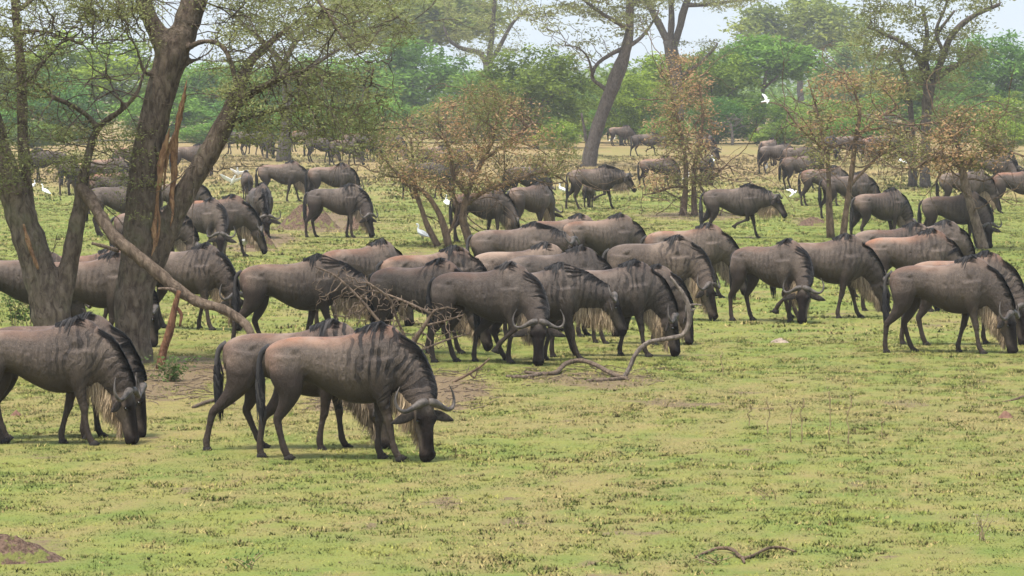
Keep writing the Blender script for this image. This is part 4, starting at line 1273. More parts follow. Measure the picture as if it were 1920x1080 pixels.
# ================================================================== FAR TREES (shared kinds, each a tree of its own)
def far_kind(seed, shape, n_tip, per, leaf):
    """a tree about 10 m high and 10 m wide at the origin: trunk, limbs, crown"""
    rng = np.random.default_rng(seed); rnd = random.Random(seed)
    limbs = [([Vector((0, 0, -.2)), Vector((.1, .05, 1.2)), Vector((.2, -.1, 2.4)), Vector((.1, 0, 3.6))], [.32, .25, .22, .18])]
    if shape == 'umbrella': limbs[0][0][-1].z = 4.6
    for k in range(6):
        a = 2 * PI * k / 6 + rnd.uniform(-.4, .4); R_ = rnd.uniform(1.6, 2.8); z = {'dome': 5.5, 'umbrella': 7.4, 'shrub': 3.8}[shape]
        p0 = limbs[0][0][-1 if shape != 'shrub' else 1].copy()
        limbs.append(([p0, p0.lerp(Vector((math.cos(a) * R_, math.sin(a) * R_, z)), .5) + Vector((0, 0, -.3)), Vector((math.cos(a) * R_, math.sin(a) * R_, z))], [.14, .10, .06]))
    A = []
    while len(A) < n_tip:
        q = rng.uniform(-1, 1, 3)
        if q @ q > 1: continue
        if shape == 'dome': p = (q[0] * 5, q[1] * 5, 5.6 + q[2] * 4.4); 
        elif shape == 'umbrella': p = (q[0] * 5, q[1] * 5, 7.6 + q[2] * 2.3 - .6 * (q[0] ** 2 + q[1] ** 2))
        else: p = (q[0] * 5, q[1] * 5, 4.6 + q[2] * 4.8)
        if p[2] < .4: continue
        if fbm(p[0] * .45 + p[2] * .3, p[1] * .45 + p[2] * .4, seed, 2) < .42: continue
        A.append(p)
    ch, tw = grow(limbs, A, .55, 6, .8, .022, seed=seed)
    bm = bmesh.new()
    for p, r in limbs: tube(bm, p, r, 7, .06, rnd)
    t = bm_mesh(bm, 'trunk'); t.materials.append(M_BARK_FAR)
    br = chains_mesh_fast(ch, 3); br.materials.append(M_BARK_FAR)
    lc = leaf_cloud(tw, per, .45, leaf, seed, .6, 2.4); lc.materials.append(M_LEAF_FAR)
    return t, br, lc
KINDS_FAR = {'dome': [far_kind(41, 'dome', 560, 34, .20), far_kind(42, 'dome', 520, 34, .21)],
             'umbrella': [far_kind(43, 'umbrella', 620, 44, .20), far_kind(44, 'umbrella', 560, 44, .21)],
             'shrub': [far_kind(45, 'shrub', 560, 24, .22), far_kind(46, 'shrub', 480, 24, .22)],
             'dead': [far_kind(47, 'shrub', 300, 0, .2) if False else None]}
def far_tree(kind, px, top, w, D, col, label, i=0, bottom=None, rz=None, group='trees along the far edge of the plain'):
    t, br, lc = KINDS_FAR[kind][i % 2]
    g = P(px, 200, D); g.z = 0
    z_top = P(px, top, D).z
    root = empty({'dome': 'leafy_tree', 'umbrella': 'umbrella_acacia', 'shrub': 'leafy_shrub'}[kind], g, rz if rz is not None else px * .37, label, 'bush' if kind == 'shrub' else 'tree', group)
    sx = w * 1.12 * mpp(D) / 10.0; sz = z_top * (1.03 if kind != 'umbrella' else 1.12) / 10.0
    root.scale = (sx, sx, sz)
    link('trunk', t, root); link('branches', br, root)
    c = link('crown', lc, root); c.color = (*col, 1)
    return root
GR, YG, BG, OL, PL = (.80, 1.05, .75), (1.25, 1.25, .70), (.62, .95, .95), (.95, .85, .70), (1.25, 1.1, .95)
for args in (
    ('dome', 175, 58, 270, 300, YG, 'bright green round tree seen between the two near trunks', 0),
    ('dome', 20, 95, 240, 330, OL, 'olive tree behind the leaning acacia at the left edge', 1),
    ('shrub', 95, 130, 200, 280, BG, 'dark blue green bush under the bright green round tree', 0),
    ('dome', 395, 115, 190, 320, GR, 'green tree just right of the big forked trunk', 1),
    ('dome', 620, 105, 250, 330, GR, 'broad green tree behind the straight trunked acacia', 0),
    ('dome', 780, 68, 210, 345, (.75, 1.0, .8), 'dense hazy green dome tree left of the pale acacia', 1),
    ('umbrella', 770, -12, 330, 450, PL, 'very wide pale umbrella tree at the skyline left of centre', 0),
    ('shrub', 720, 180, 150, 290, GR, 'low green bush behind the left end of the wide thorn bush', 1),
    ('dome', 1005, 86, 200, 262, (.85, .85, .62), 'olive dome tree between the pale acacia and the leaning one', 0),
    ('dome', 935, 130, 190, 300, (.8, .95, .7), 'green tree low behind the pale thin leaved acacia', 1),
    ('shrub', 1075, 185, 150, 290, YG, 'light green bush at the foot of the leaning acacia', 0),
    ('dome', 1215, 98, 190, 310, YG, 'yellow green tree behind the three way fork', 1),
    ('shrub', 1190, 165, 160, 285, BG, 'dark blue green bush below the yellow green tree', 1),
    ('dome', 1335, 92, 160, 300, (.9, .95, .6), 'olive green tree right of the three way fork', 0),
    ('umbrella', 1432, 84, 200, 330, GR, 'green flat domed tree in the gap right of centre', 1),
    ('umbrella', 1505, 10, 240, 480, PL, 'tallest pale umbrella tree on the skyline right of centre', 0),
    ('dome', 1612, 75, 170, 430, (1.0, 1.05, .95), 'hazy pale tree behind the bare branched thorn bush', 1),
    ('shrub', 1420, 170, 170, 285, (.95, 1.1, .7), 'round green bush under the flat domed tree', 0),
    ('shrub', 1540, 180, 170, 292, (1.05, 1.1, .72), 'light green bush left of the bare branched thorn bush', 1),
    ('shrub', 1345, 175, 110, 283, BG, 'small dark bush behind the upright thorn bush', 1),
    ('dome', 1850, 60, 200, 320, (.7, 1.0, .85), 'blue green tree at the right edge under the fan of limbs', 0),
    ('dome', 1765, 120, 170, 300, (.8, .95, .75), 'dull green tree low behind the wide crowned acacia', 1),
    ('shrub', 1905, 168, 120, 285, YG, 'bright yellow green bush at the right edge', 0),
    ('shrub', 1660, 170, 160, 300, GR, 'mid green bush between the bare thorn bush and the wide acacia', 1),
    ('shrub', 300, 165, 180, 290, GR, 'green bush showing behind the trunk of the big acacia', 1),
    ('shrub', 490, 170, 190, 288, BG, 'dark green bush left of the straight trunked acacia', 0),
    ('shrub', 600, 185, 160, 284, GR, 'low bush right of the straight trunked acacia', 1),
    ('shrub', 850, 185, 170, 288, OL, 'olive bush hidden behind the middle of the wide thorn bush', 0),
    ('shrub', 980, 190, 140, 290, GR, 'green bush behind the right end of the wide thorn bush', 1),
    ('shrub', 1800, 175, 160, 292, (.8, 1, .8), 'green bush behind the flat topped thorn tree', 0),
    ('dome', 480, 115, 240, 380, (.95, 1.0, .85), 'hazy tall tree showing through the near acacia twigs', 0),
    ('dome', 1130, 150, 130, 340, (.85, 1, .8), 'hazy green tree just behind the leaning trunk', 0),
    ('shrub', 1045, 222, 90, 255, YG, 'small light bush on the field edge left of the leaning trunk', 0),
    ('shrub', 1250, 215, 90, 262, GR, 'small green bush on the field edge beside the three way fork', 1),
    ('shrub', 1470, 222, 120, 268, (1.0, 1.05, .7), 'low rounded bush on the field edge below the flat domed tree', 0),
    ('shrub', 1590, 215, 110, 258, GR, 'low green bush on the field edge behind the V shaped stems', 1),
    ('shrub', 1880, 222, 110, 250, YG, 'low light bush on the field edge at the right edge', 1),
    ('shrub', 690, 225, 110, 262, (.95, 1.0, .7), 'small bush on the field edge under the twig tips', 0),
    ('shrub', 390, 228, 110, 268, GR, 'small bush on the field edge behind the leaning limb', 1),
    ('shrub', 60, 225, 130, 262, (.9, .95, .7), 'small bush on the field edge at far left', 0),
    ('dome', 1165, 140, 120, 275, (1.1, 1.1, .7), 'young yellow green tree right beside the leaning trunk', 1),
):
    far_tree(*args)
# the wood behind them reads as one mass
def woodland():
    rng = np.random.default_rng(8)
    C = []
    for i in range(170):
        x = rng.uniform(-130, 130); y = rng.uniform(480, 620); h = rng.uniform(3.5, 6.5); w = rng.uniform(4, 8)
        n = 26
        q = rng.normal(0, .42, (n, 3)); q[:, 2] = np.abs(q[:, 2]) ** .7 * rng.choice([1, 1, -.6], n)
        C.append(np.stack([x + q[:, 0] * w, y + q[:, 1] * w, h * .55 + q[:, 2] * h * .45], 1))
    C = np.concatenate(C); C = C[C[:, 2] > .2]
    o = link('woodland', leaf_cloud(C, 9, .9, .42, 5, .8, 6.0), None, M_LEAF_FAR)
    o.color = (.85, 1.0, .85, 1)
    tag(o, kind='stuff')
woodland()
# grey leafless bushes at the edge of the plain
for i, (px, py, top, w, lab) in enumerate(((1373, 272, 205, 90, 'pale leafless bush on one thin stem at the far edge of the plain'), (1520, 262, 190, 70, 'grey leafless bush before the light green bush'), (1660, 268, 195, 90, 'grey twiggy bush behind the bare branched thorn bush'), (1840, 262, 185, 80, 'grey pink leafless bush above the flat topped thorn tree'))):
    g = G(px, py)
    traced_tree('bare_bush', lab, 'bush', (g.x, g.y), g.y, [[(px, py + 2, 3), (px, py - 20, 2.6), (px - 3, py - 40, 2)]],
                [(px - w / 2, px + w / 2, top, top + 42, 3, 120)], .4, .018, (1, .3, .06, .6, .5, 1), (M_DEAD_GREY, M_DEAD_GREY, M_LEAF_THORN), 60 + i, 'leafless grey bushes', 3, dk=.5)
# ================================================================== THE HERD
PROTO = {k: make_pose(**d) for k, d in pose_defs().items()}
BUILT = {}
HERD_N = []
HERD_GROUP = 'wildebeest herd grazing across the plain'
_hr = random.Random(77)
def gnu(px, fy, heading, pose, label, red=.75, lum=.45, scale=1.0, stripes=None):
    if stripes is None: stripes = _hr.choice((.15, .3, .5, .75))
    g = G(px, fy)
    if pose == 'graze': pose = ('graze', 'graze_b', 'graze_c')[len(HERD_N) % 3]
    HERD_N.append(px)
    if pose not in BUILT:
        BUILT[pose] = r = build_animal(PROTO[pose])
    else:
        r = copy_tree(BUILT[pose])
    r.location = (g.x, g.y, -.02)
    r.rotation_euler = (0, 0, math.radians(heading))
    # the animal's own size varies a little
    s = scale * _hr.uniform(.98, 1.02)
    r.scale = (s, s * _hr.uniform(.97, 1.04), s)
    tag(r, label, 'wildebeest', HERD_GROUP)
    for c in r.children:
        c.color = (red, lum, stripes, 1)
    return r
HERD = [
 # near pair and left pair
 (638, 860, -5, 'graze_step', 'nearest wildebeest, head down and turned to show both curved horns', .95, .45, 1.0, 1.0),
 (553, 843, 0, 'graze_stride', 'wildebeest with a black striped mane directly behind the nearest one', .6, .5, 1.0, 1.0),
 (78, 833, -3, 'graze_walk', 'front wildebeest of the two grazing at the left edge, pale beard hanging', .55, .55, 1.0, .7),
 (100, 822, 1, 'graze', 'rear wildebeest of the two at the left edge, mostly hidden by its neighbour', .5, .4),
 # middle herd
 (908, 681, -22, 'graze_turn', 'dark wildebeest in the middle herd lifting a forefoot, horns toward the camera', .5, .15),
 (1000, 676, 7, 'walk_low', 'wildebeest walking with its head held level and a pale beard, middle herd', .4, .15),
 (1138, 668, 4, 'graze_walk', 'dark wildebeest with a big tan beard behind the crooked branch', .5, .12),
 (548, 655, 3, 'walk_low', 'wildebeest behind the dead thorn tangle with a swinging black tail', .6, .45),
 (783, 662, -28, 'graze', 'wildebeest between the thorn tangle and the dark lifted foot animal', .8, .45),
 (675, 615, 38, 'graze', 'pale rumped wildebeest facing away above the thorn tangle', .7, .6),
 (805, 630, 14, 'graze', 'brown backed wildebeest just right of the pale rumped one', .8, .5),
 (975, 623, 4, 'graze', 'pale backed wildebeest with a black shoulder mane behind the level headed walker', .4, .95),
 (1040, 632, 10, 'graze', 'wildebeest showing only a dark hump above the level headed walker', .3, .1),
 (962, 560, 3, 'walk_mid', 'plain grey wildebeest at the back left of the middle herd, horned head raised', .5, .35),
 (1050, 533, 10, 'graze', 'brown wildebeest half hidden at the very back of the middle herd', .7, .45),
 (1125, 533, 12, 'graze', 'wildebeest with a black ridge of mane at the back of the middle herd', .7, .5),
 (1226, 600, -6, 'graze', 'large grey wildebeest grazing beside the crooked branch top', .15, .85),
 (1287, 560, 0, 'graze', 'reddish brown wildebeest behind the large grey one', .9, .6),
 (1190, 645, -10, 'graze', 'small wildebeest with only its horned head showing behind the crooked branch', .5, .3, .85),
 (1443, 603, -42, 'graze_turn', 'wildebeest grazing nearly face on with wide horns, right of the grey one', .6, .5),
 (1542, 597, 4, 'graze', 'wildebeest grazing just right of the face on one', .6, .4),
 (1702, 584, 5, 'graze', 'orange backed wildebeest with a striped shoulder behind the right hand pair', 1.0, .55),
 (1675, 556, 3, 'graze', 'wildebeest with a black mane hump behind the orange backed one', .6, .3),
 (1735, 550, 10, 'graze_back', 'grey wildebeest at the back beside the leaning brown stem', .3, .5),
 (1768, 662, -14, 'graze_walk', 'front wildebeest of the right hand pair, long black tail and pale beard', .6, .45),
 (1799, 646, 2, 'graze_step', 'rear wildebeest of the right hand pair, orange back showing', .95, .5),
 # left middle
 (345, 617, -25, 'graze_walk', 'grey wildebeest grazing right of the big acacia trunk', .3, .6),
 (165, 650, 0, 'graze', 'wildebeest standing between the two near acacia trunks', .6, .5),
 (38, 640, 4, 'graze_back', 'dark wildebeest behind the leaning acacia at the left edge', .5, .3),
 (165, 628, 5, 'graze', 'brown wildebeest behind the one between the two near trunks', .9, .45),
 (282, 509, 0, 'graze', 'wildebeest crossing behind the middle of the big acacia trunk', .7, .35),
 (374, 485, -40, 'graze_turn', 'front wildebeest of the two grazing right of the trunk, near the white egret', .5, .4),
 (405, 481, -14, 'graze', 'reddish wildebeest of the two grazing near the white egret', 1.0, .45),
 (487, 446, -76, 'graze', 'wildebeest grazing straight toward the camera beside a dirt mound', .4, .45),
 (630, 445, -10, 'graze', 'blue grey wildebeest with a heavy streaked mane in front of a dirt mound', .1, .3),
 (526, 378, -5, 'graze', 'dark legged wildebeest grazing below the straight trunked acacia', .8, .3),
 (620, 384, 12, 'graze_back', 'wildebeest just behind the blue grey one', .8, .35),
 (463, 374, 100, 'graze', 'small wildebeest facing away next to two white egrets', .3, .6, .72),
 (221, 442, 2, 'graze', 'dark bellied wildebeest seen between the two near trunks', .2, .4),
 (332, 432, -4, 'graze', 'wildebeest seen through the fork of the big acacia', .6, .3),
 (213, 402, 6, 'graze', 'brown backed wildebeest behind the dark bellied one', 1.0, .5),
 (200, 364, 0, 'graze', 'reddish wildebeest far behind the left twigs', .9, .5),
 (130, 366, 80, 'graze', 'grey wildebeest rump far behind the left twigs', .1, .6),
 (88, 342, 170, 'graze', 'dark wildebeest far off left of the grey rump', .3, .2),
 (246, 332, -20, 'walk_mid', 'pinkish wildebeest far off left of the big trunk', .9, .8),
 (355, 330, 10, 'graze', 'pale wildebeest far off right of the big trunk', .5, .8),
 (442, 289, 175, 'graze', 'leftmost of three dark wildebeest left of the straight trunk', .3, .1),
 (472, 291, 5, 'graze', 'middle one of three dark wildebeest left of the straight trunk', .3, .15),
 (503, 297, -70, 'graze', 'rightmost of three dark wildebeest left of the straight trunk', .3, .2),
 (572, 284, 0, 'graze', 'pink backed wildebeest just right of the straight trunk', 1.0, 1.0),
 (600, 305, 12, 'graze', 'dark wildebeest low behind the twigs right of the straight trunk', .4, .2),
 (645, 310, -15, 'graze_back', 'wildebeest standing under the hanging twigs, brown', .6, .4),
 (668, 291, 8, 'graze', 'pale rumped wildebeest under the hanging twigs', .9, .9),
 (694, 300, -60, 'graze', 'dark wildebeest turned to the camera under the twig tips', .2, .2),
 (728, 302, 0, 'graze', 'wildebeest at the left end of the wide thorn bush', .8, .6),
 (815, 330, 20, 'graze', 'grey pink wildebeest behind the wide thorn bush, left one', .6, .8),
 (842, 338, 5, 'graze', 'brown wildebeest behind the wide thorn bush, right one', .9, .5),
 (800, 373, 4, 'graze_back', 'wildebeest whose dark legs show between the thorn bush stems', .3, .2),
 (900, 454, 25, 'graze', 'wildebeest with a long black tail behind the thorn bush stem', .7, .55),
 (992, 440, 45, 'graze', 'broad wildebeest facing away right of the thorn bush stem', .5, .6),
 (985, 385, 30, 'graze', 'dark wildebeest behind the broad one facing away', .2, .15),
 # centre and far
 (1112, 392, -3, 'walk_mid', 'wildebeest walking with a curled swinging tail, in front of the leaning acacia', .5, .35),
 (1104, 389, 80, 'graze', 'small grey calf behind the legs of the walking wildebeest', .3, .4, .62),
 (1232, 352, 0, 'graze', 'slim reddish wildebeest left of the upright thorn bush', 1.0, .45, .88),
 (1210, 293, 0, 'walk_mid', 'dark wildebeest walking far off behind the slim reddish one', .3, .3),
 (1163, 274, 4, 'graze', 'left one of two far wildebeest at the bush edge', .7, .6),
 (1188, 272, 0, 'graze', 'right one of two far wildebeest at the bush edge', .9, .7),
 (1062, 265, 176, 'graze', 'tiny far wildebeest left of the leaning acacia', .8, .5),
 (1322, 301, -62, 'graze', 'black looking wildebeest behind the upright thorn bush', .1, .05),
 (1325, 346, -80, 'graze', 'wildebeest half hidden in the upright thorn bush', .5, .4, .85),
 (1326, 263, 10, 'graze', 'tiny far wildebeest above the upright thorn bush', .7, .7),
 (1375, 447, -6, 'walk_mid', 'dark wildebeest striding on open grass right of the upright thorn bush', .4, .2),
 # right
 (1648, 457, 30, 'graze', 'wildebeest with its tail hanging, right of the V shaped thorn stems', .5, .4),
 (1787, 465, -15, 'graze_step', 'wildebeest behind the leaning brown stem, horns showing at right', .6, .4),
 (1807, 400, -10, 'graze', 'grey wildebeest left of the pair at the right edge', .3, .45),
 (1907, 400, 0, 'graze', 'reddish wildebeest cut by the right edge', 1.0, .4),
 (1858, 356, 4, 'graze', 'wildebeest below the flat topped thorn tree crown', .4, .45),
 (1882, 342, -70, 'graze', 'dark wildebeest facing the camera at the far right', .1, .1),
 (1588, 410, 8, 'graze', 'wildebeest seen through the V shaped thorn stems', .4, .35),
 (1543, 386, 4, 'graze', 'reddish wildebeest left of the V shaped thorn stems', .9, .4, .95),
 (1441, 312, 60, 'graze', 'pale wildebeest at the back of the far right group', .6, .8),
 (1455, 326, 15, 'graze', 'dark wildebeest at the left of the far right group', .2, .2),
 (1500, 331, 5, 'graze', 'grey wildebeest in the middle of the far right group', .4, .5),
 (1500, 356, 20, 'graze', 'brown wildebeest at the front of the far right group', .6, .3),
 (1440, 273, 0, 'graze', 'tiny wildebeest beyond the far right group', .6, .6),
 (1482, 268, -80, 'graze', 'tiny dark wildebeest beyond the far right group', .1, .1),
 (1515, 268, 10, 'graze', 'tiny pink backed wildebeest beyond the far right group', 1.0, .9),
 (1629, 303, 66, 'graze', 'pale rumped wildebeest behind the V shaped thorn bush crown', .9, 1.0),
 (1670, 298, 6, 'graze', 'far wildebeest behind thorn twigs left of the wide acacia trunk', .5, .4),
 (1590, 299, 4, 'graze', 'far brown wildebeest between the V shaped thorn stems', .6, .3),
 (1556, 301, -75, 'graze', 'far dark wildebeest facing the camera by the V shaped bush', .1, .1),
]
for row in HERD:
    gnu(*row)

# ================================================================== EGRETS
M_WHITE = plain_material('white_feathers', (0.72, 0.72, 0.70), (0.82, 0.82, 0.80), 30, .8, .2, .2)
M_BILL = plain_material('yellow_bill', (0.42, 0.25, 0.05), (0.5, 0.32, 0.08), 30, .5, 0)
M_SHANK = plain_material('dark_shank', (0.05, 0.05, 0.03), (0.08, 0.07, 0.05), 30, .6, 0)
def egret_meshes():
    bm = bmesh.new()
    C = catmull([(-.20, 0, .20, .008, .012), (-.13, 0, .23, .035, .03), (-.03, 0, .27, .068, .060), (.07, 0, .31, .066, .062), (.12, 0, .35, .042, .042), (.135, 0, .40, .024, .024), (.115, 0, .44, .020, .020),
                 (.125, 0, .475, .020, .020), (.155, 0, .495, .027, .025), (.185, 0, .492, .018, .017)], 30)
    tube(bm, [Vector(c[:3]) for c in C], [(float(c[3]), float(c[4])) for c in C], 10, up=Vector((0, 1, 0)))
    body = remeshed(bm_mesh(bm, 'egret_body'), .009, 3); body.materials.append(M_WHITE)
    bw = bmesh.new()
    for s in (1, -1):
        tube(bw, [Vector((.08, .060 * s, .32)), Vector((.0, .068 * s, .285)), Vector((-.10, .045 * s, .235)), Vector((-.20, .02 * s, .195))], [(.012, .03), (.014, .055), (.010, .04), (.004, .012)], 8, up=Vector((0, 1, 0)))
    wings = bm_mesh(bw, 'folded_wings'); wings.materials.append(M_WHITE)
    bb = bmesh.new(); tube(bb, [Vector((.18, 0, .492)), Vector((.215, 0, .484)), Vector((.255, 0, .472))], [.011, .008, .002], 6); bill = bm_mesh(bb, 'bill'); bill.materials.append(M_BILL)
    legs = []
    for s in (1, -1):
        bl = bmesh.new()
        tube(bl, [Vector((.0, .03 * s, .23)), Vector((.015, .03 * s, .13)), Vector((.0, .03 * s, .0))], [.010, .007, .006], 6)
        for a in (-.5, 0, .5): tube(bl, [Vector((0, .03 * s, .006)), Vector((.05 * math.cos(a), .03 * s + .05 * math.sin(a), .004))], [.005, .003], 5)
        l = bm_mesh(bl, 'leg'); l.materials.append(M_SHANK); legs.append(l)
    bf = bmesh.new()
    C = catmull([(-.26, 0, .0, .010, .02), (-.16, 0, .005, .03, .035), (0, 0, .01, .055, .055), (.10, 0, .02, .045, .045), (.15, 0, .05, .028, .028), (.19, 0, .055, .026, .024), (.21, 0, .05, .018, .016)], 20)
    tube(bf, [Vector(c[:3]) for c in C], [(float(c[3]), float(c[4])) for c in C], 10, up=Vector((0, 1, 0)))
    fly = bm_mesh(bf, 'egret_body'); fly.materials.append(M_WHITE)
    ws = []
    for s in (1, -1):
        bq = bmesh.new()
        tube(bq, [Vector((.02, .04 * s, .03)), Vector((.05, .16 * s, .12)), Vector((.0, .30 * s, .17)), Vector((-.08, .44 * s, .19))], [(.010, .075), (.009, .085), (.007, .07), (.003, .02)], 8, up=Vector((1, 0, 0)))
        w = bm_mesh(bq, 'wing'); w.materials.append(M_WHITE); ws.append(w)
    bq = bmesh.new(); tube(bq, [Vector((.205, 0, .05)), Vector((.27, 0, .04))], [.010, .002], 6); fb_ = bm_mesh(bq, 'bill'); fb_.materials.append(M_BILL)
    return body, wings, bill, legs, fly, ws, fb_
EG = egret_meshes()
def egret(px, fy, heading, label, up=0, tilt=0, s=1.0):
    g = G(px, fy)
    if up:
        r = empty('egret', (g.x, g.y, up), math.radians(heading), label, 'bird', 'white egrets among the herd')
        r.rotation_euler = (math.radians(10), math.radians(tilt), math.radians(heading))
        link('body', EG[4], r)
        for w in EG[5]: link('wing', w, r)
        link('bill', EG[6], r)
    else:
        r = empty('egret', g, math.radians(heading), label, 'bird', 'white egrets among the herd')
        link('body', EG[0], r); link('folded_wings', EG[1], r); link('bill', EG[2], r)
        for l in EG[3]: link('leg', l, r)
    r.scale = (s, s, s)
for e in (
    (60, 362, 40, 'white egret close behind the left edge acacia trunk', 0, 0, .9),
    (86, 374, 150, 'white egret standing on grass left of the near acacia trunks', 0, 0, 1.0),
    (437, 352, 120, 'white egret landing with its body tilted, left of the dark legged wildebeest', .25, 50, 1.1),
    (446, 338, 80, 'white egret with raised wings above the landing egret', .3, 65, .9),
    (458, 479, -60, 'white egret standing between two grazing wildebeest right of the big trunk', 0, 0, 1.05),
    (793, 460, 150, 'white egret beside the left stem of the wide thorn bush', 0, 0, 1.0),
    (838, 394, 100, 'white egret at the tail of the wildebeest behind the thorn bush', 0, 0, .9),
    (1056, 370, 170, 'white egret behind the curled tail of the walking wildebeest', 0, 0, .95),
    (1488, 376, 20, 'white egret leaning forward left of the V shaped thorn stems', .22, -30, .7),
    (1690, 316, 160, 'white egret among the twigs left of the wide acacia trunk', 0, 0, 1.3),
    (1335, 312, 90, 'white egret right of the upright thorn bush', 0, 0, 1.1),
    (1435, 326, -60, 'white egret left of the far right group', 0, 0, .9),
    (1286, 345, 30, 'white egret between the two stems of the upright thorn bush', 0, 0, .9),
    (1148, 271, 0, 'far white egret just right of the leaning acacia trunk', 0, 0, 1.2),
):
    egret(*e)
# one flying in front of the far trees
g = P(1436, 190, 190)
r = empty('egret', g, 0, 'white egret flying in front of the far trees right of centre', 'bird', 'white egrets among the herd')
r.rotation_euler = (math.radians(35), math.radians(-8), math.radians(12)); r.scale = (.85, .85, .85)
link('body', EG[4], r)
for w in EG[5]: link('wing', w, r)
link('bill', EG[6], r)

# ================================================================== MOUNDS, STONES, WEEDS
def mound_material():
    m, nt, out = new_mat('crumbly_mound_soil'); b = NB(nt)
    v = b.n('ShaderNodeTexCoord').outputs['Object']
    n1 = b.noise(v, 5.0, 5, .7); n2 = b.noise(v, 26.0, 4, .7)
    col = b.mix(b.ramp(n2, .3, .7), (0.070, 0.042, 0.030), (0.215, 0.140, 0.098))
    col = b.mix(b.ramp(n1, .52, .60), col, b.mix(n2, (0.10, 0.12, 0.03), (0.24, 0.22, 0.07)))
    b.put(out.inputs[0], b.principled(col, .95, b.bump(b.math('ADD', n1, n2), .9, .06), .1))
    return m
M_SOIL = mound_material()
def mound(px0, px1, py_top, py_base, label, seed, mat=M_SOIL, name='dirt_mound', cat='mound', deep=.7):
    c = G((px0 + px1) / 2, py_base); k = mpp(c.y)
    rx = (px1 - px0) / 2 * k; h = (py_base - py_top) * k
    n = 46
    u = np.linspace(-1.15, 1.15, n); X, Y = np.meshgrid(u, u)
    r = np.sqrt(X ** 2 + Y ** 2)
    nz = fbm(X * 2.2 + seed, Y * 2.2, seed, 4); n2 = fbm(X * 8 + seed, Y * 8, seed + 5, 3)
    Z = h * np.clip(np.cos(np.clip(r, 0, 1) * PI / 2) ** 1.2 * (.55 + .9 * nz), 0, 2) + h * .6 * (n2 - .5) * np.clip(1.1 - r, 0, 1) - .02 * (r > 1.02)
    V = np.stack([X * rx, Y * rx * deep + rx * deep * .4, Z - .01], -1).reshape(-1, 3)
    i = np.arange((n - 1) ** 2); a = (i // (n - 1)) * n + i % (n - 1)
    o = link(name, np_mesh(name, V, np.stack([a, a + 1, a + n + 1, a + n], 1), None, True), None, mat)
    o.location = (c.x, c.y, 0)
    return tag(o, label, cat)
mound(-130, 128, 1010, 1054, 'low reddish dirt mound with dry grass at the bottom left corner', 3)
mound(515, 640, 388, 428, 'brown dirt mound beneath the blue grey wildebeest', 4)
mound(455, 520, 434, 466, 'small dirt mound right of the two grazing wildebeest and egret', 5)
mound(640, 705, 405, 430, 'low dirt heap behind the blue grey wildebeest muzzle', 6)
mound(1490, 1560, 408, 424, 'small dark dung heap right of the striding wildebeest', 7)
M_STONE = plain_material('red_stone', (0.13, 0.070, 0.05), (0.23, 0.13, 0.09), 14, .9, .6, .1)
M_PALE = plain_material('pale_stone', (0.20, 0.15, 0.115), (0.36, 0.28, 0.21), 14, .9, .6, .1)
mound(1870, 1902, 770, 784, 'small red stone on the grass at the right edge', 8, M_STONE, 'stone', 'stone', .8)
mound(1442, 1482, 634, 642, 'pale flat stone on the grass right of the crooked branch', 9, M_PALE, 'stone', 'stone', .8)
mound(16, 44, 770, 781, 'reddish stone behind the legs of the left edge wildebeest', 10, M_STONE, 'stone', 'stone', .8)
M_WEED = leaf_material('weed_leaves', (0.05, 0.085, 0.022), (0.13, 0.20, 0.05))
M_STALK = plain_material('dry_stalk', (0.20, 0.15, 0.08), (0.34, 0.25, 0.14), 20, .9, .2, .1)
def weed(px, py, w, h, label, seed, leaves=60, stems=6, leaf=.022, mat=M_STALK, lmat=M_WEED, name='weed_clump', cat='plant', group=None):
    g = G(px, py); k = mpp(g.y)
    rnd = random.Random(seed); ch, tips = [], []
    for i in range(stems):
        x, y = rnd.uniform(-.5, .5) * w * k * .5, rnd.uniform(-.1, .1)
        H_ = h * k * rnd.uniform(.6, 1)
        tx, ty = x + rnd.uniform(-.5, .5) * w * k, y + rnd.uniform(-.1, .1)
        pts = [(x + (tx - x) * f ** 1.5 + rnd.uniform(-.01, .01), y + (ty - y) * f, H_ * f) for f in (0, .25, .5, .75, 1)]
        ch.append((pts, [.006, .005, .0045, .004, .003])); tips += pts[1:]
    o = link(name, chains_mesh_fast(ch, 4), None, mat)
    o.location = (g.x, g.y, 0)
    tag(o, label, cat, group)
    if leaves:
        link('leaves', leaf_cloud(tips, max(1, leaves // len(tips)), .045, leaf, seed, .8, .3, None, .5), o, lmat)
    return o
weed(40, 612, 70, 75, 'green leafy weed at the foot of the leaning acacia', 1, 420, 12, .030)
weed(150, 600, 30, 60, 'thin green sapling against the wildebeest between the near trunks', 2, 120, 4, .028)
weed(310, 715, 90, 45, 'green weeds sprouting at the foot of the split stake', 3, 420, 14, .026)
weed(470, 1066, 70, 32, 'small leafy weed at the bottom edge left of centre', 4, 60, 5, .020)
weed(1838, 1012, 34, 52, 'pale dry weed standing at the lower right', 5, 90, 6, .013, lmat=leaf_material('dry_weed_leaves', (.18, .15, .08), (.36, .31, .19)))
weed(1330, 1058, 90, 18, 'low weed around the dark wavy stick', 6, 90, 8, .018)
weed(1440, 935, 60, 26, 'sparse dry weed on the short grass below centre right', 7, 24, 4, .014)
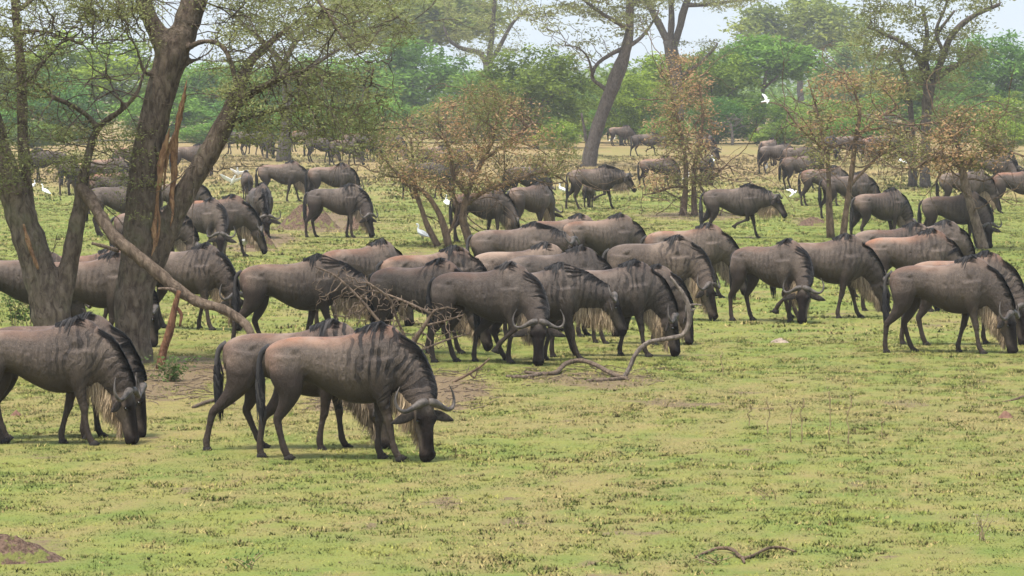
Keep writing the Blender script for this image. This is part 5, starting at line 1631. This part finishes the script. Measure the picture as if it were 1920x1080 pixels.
for i, (px, py, h, lab) in enumerate(((1482, 828, 72, 'leftmost thin dry stalk on the open grass'), (1503, 832, 86, 'second dry stalk from the left, faint and bent'), (1555, 826, 92, 'tallest dry stalk with a kinked stem'), (1591, 832, 88, 'straight dry stalk right of the kinked one'), (1440, 812, 60, 'faint short dry stalk at the left of the row'), (1404, 800, 46, 'shortest stalk far left of the row'), (1655, 822, 34, 'short dry stalk at the right end of the row'), (1355, 700, 40, 'pale dry stalk beyond the row, near the crooked branch'))):
    g = G(px, py); k = mpp(g.y); rnd = random.Random(i)
    pts = [(rnd.uniform(-.03, .03) * (f + .2), rnd.uniform(-.02, .02), h * k * f) for f in np.linspace(0, 1, 7)]
    o = link('dry_stalk', chains_mesh_fast([(pts, [.007, .007, .006, .006, .006, .008, .005])], 5), None, M_STALK)
    o.location = (g.x, g.y, 0); tag(o, lab, 'plant', 'dry stalks on the open grass')
    link('seed_head', leaf_cloud(pts[-2:], 14, .014, .012, i, 2.0, .3), o, leaf_material('dry_leaf', (.2, .15, .08), (.36, .28, .16)) if i == 0 else bpy.data.materials['dry_leaf'])

# dry litter: loose twigs and dead leaves on the bare ground
def litter():
    rng = np.random.default_rng(6)
    ch = []
    for px0, px1, py0, py1, n in ((560, 920, 690, 775, 260), (250, 430, 690, 760, 90), (960, 1260, 690, 725, 70)):
        for _ in range(n):
            g = G(rng.uniform(px0, px1), rng.uniform(py0, py1)); a = rng.uniform(0, PI); L = rng.uniform(.05, .32)
            d = np.array([math.cos(a), math.sin(a), rng.uniform(-.05, .25)]) * L
            p = np.array([g.x, g.y, .012])
            ch.append(([p, p + d * .5 + rng.normal(0, .02, 3) * [1, 1, 0], p + d], [.006, .005, .003]))
    o = link('twig_litter', chains_mesh_fast(ch, 4), None, M_DEAD); tag(o, kind='stuff')
litter()

# ================================================================== HAZE
def haze():
    bm = bmesh.new()
    bmesh.ops.create_cube(bm, size=1)
    bmesh.ops.scale(bm, verts=bm.verts, vec=(3400, 3500, 60)); bmesh.ops.translate(bm, verts=bm.verts, vec=(0, 1700, 27))
    o = link('haze', bm_mesh(bm, 'haze', False))
    m, nt, out = new_mat('haze')
    v = nt.nodes.new('ShaderNodeVolumePrincipled')
    v.inputs['Color'].default_value = (.98, .97, .94, 1); v.inputs['Density'].default_value = HAZE
    v.inputs['Anisotropy'].default_value = 0.2
    nt.links.new(v.outputs[0], out.inputs['Volume'])
    o.data.materials.append(m); tag(o, kind='stuff')
HAZE = 0.00034
haze()
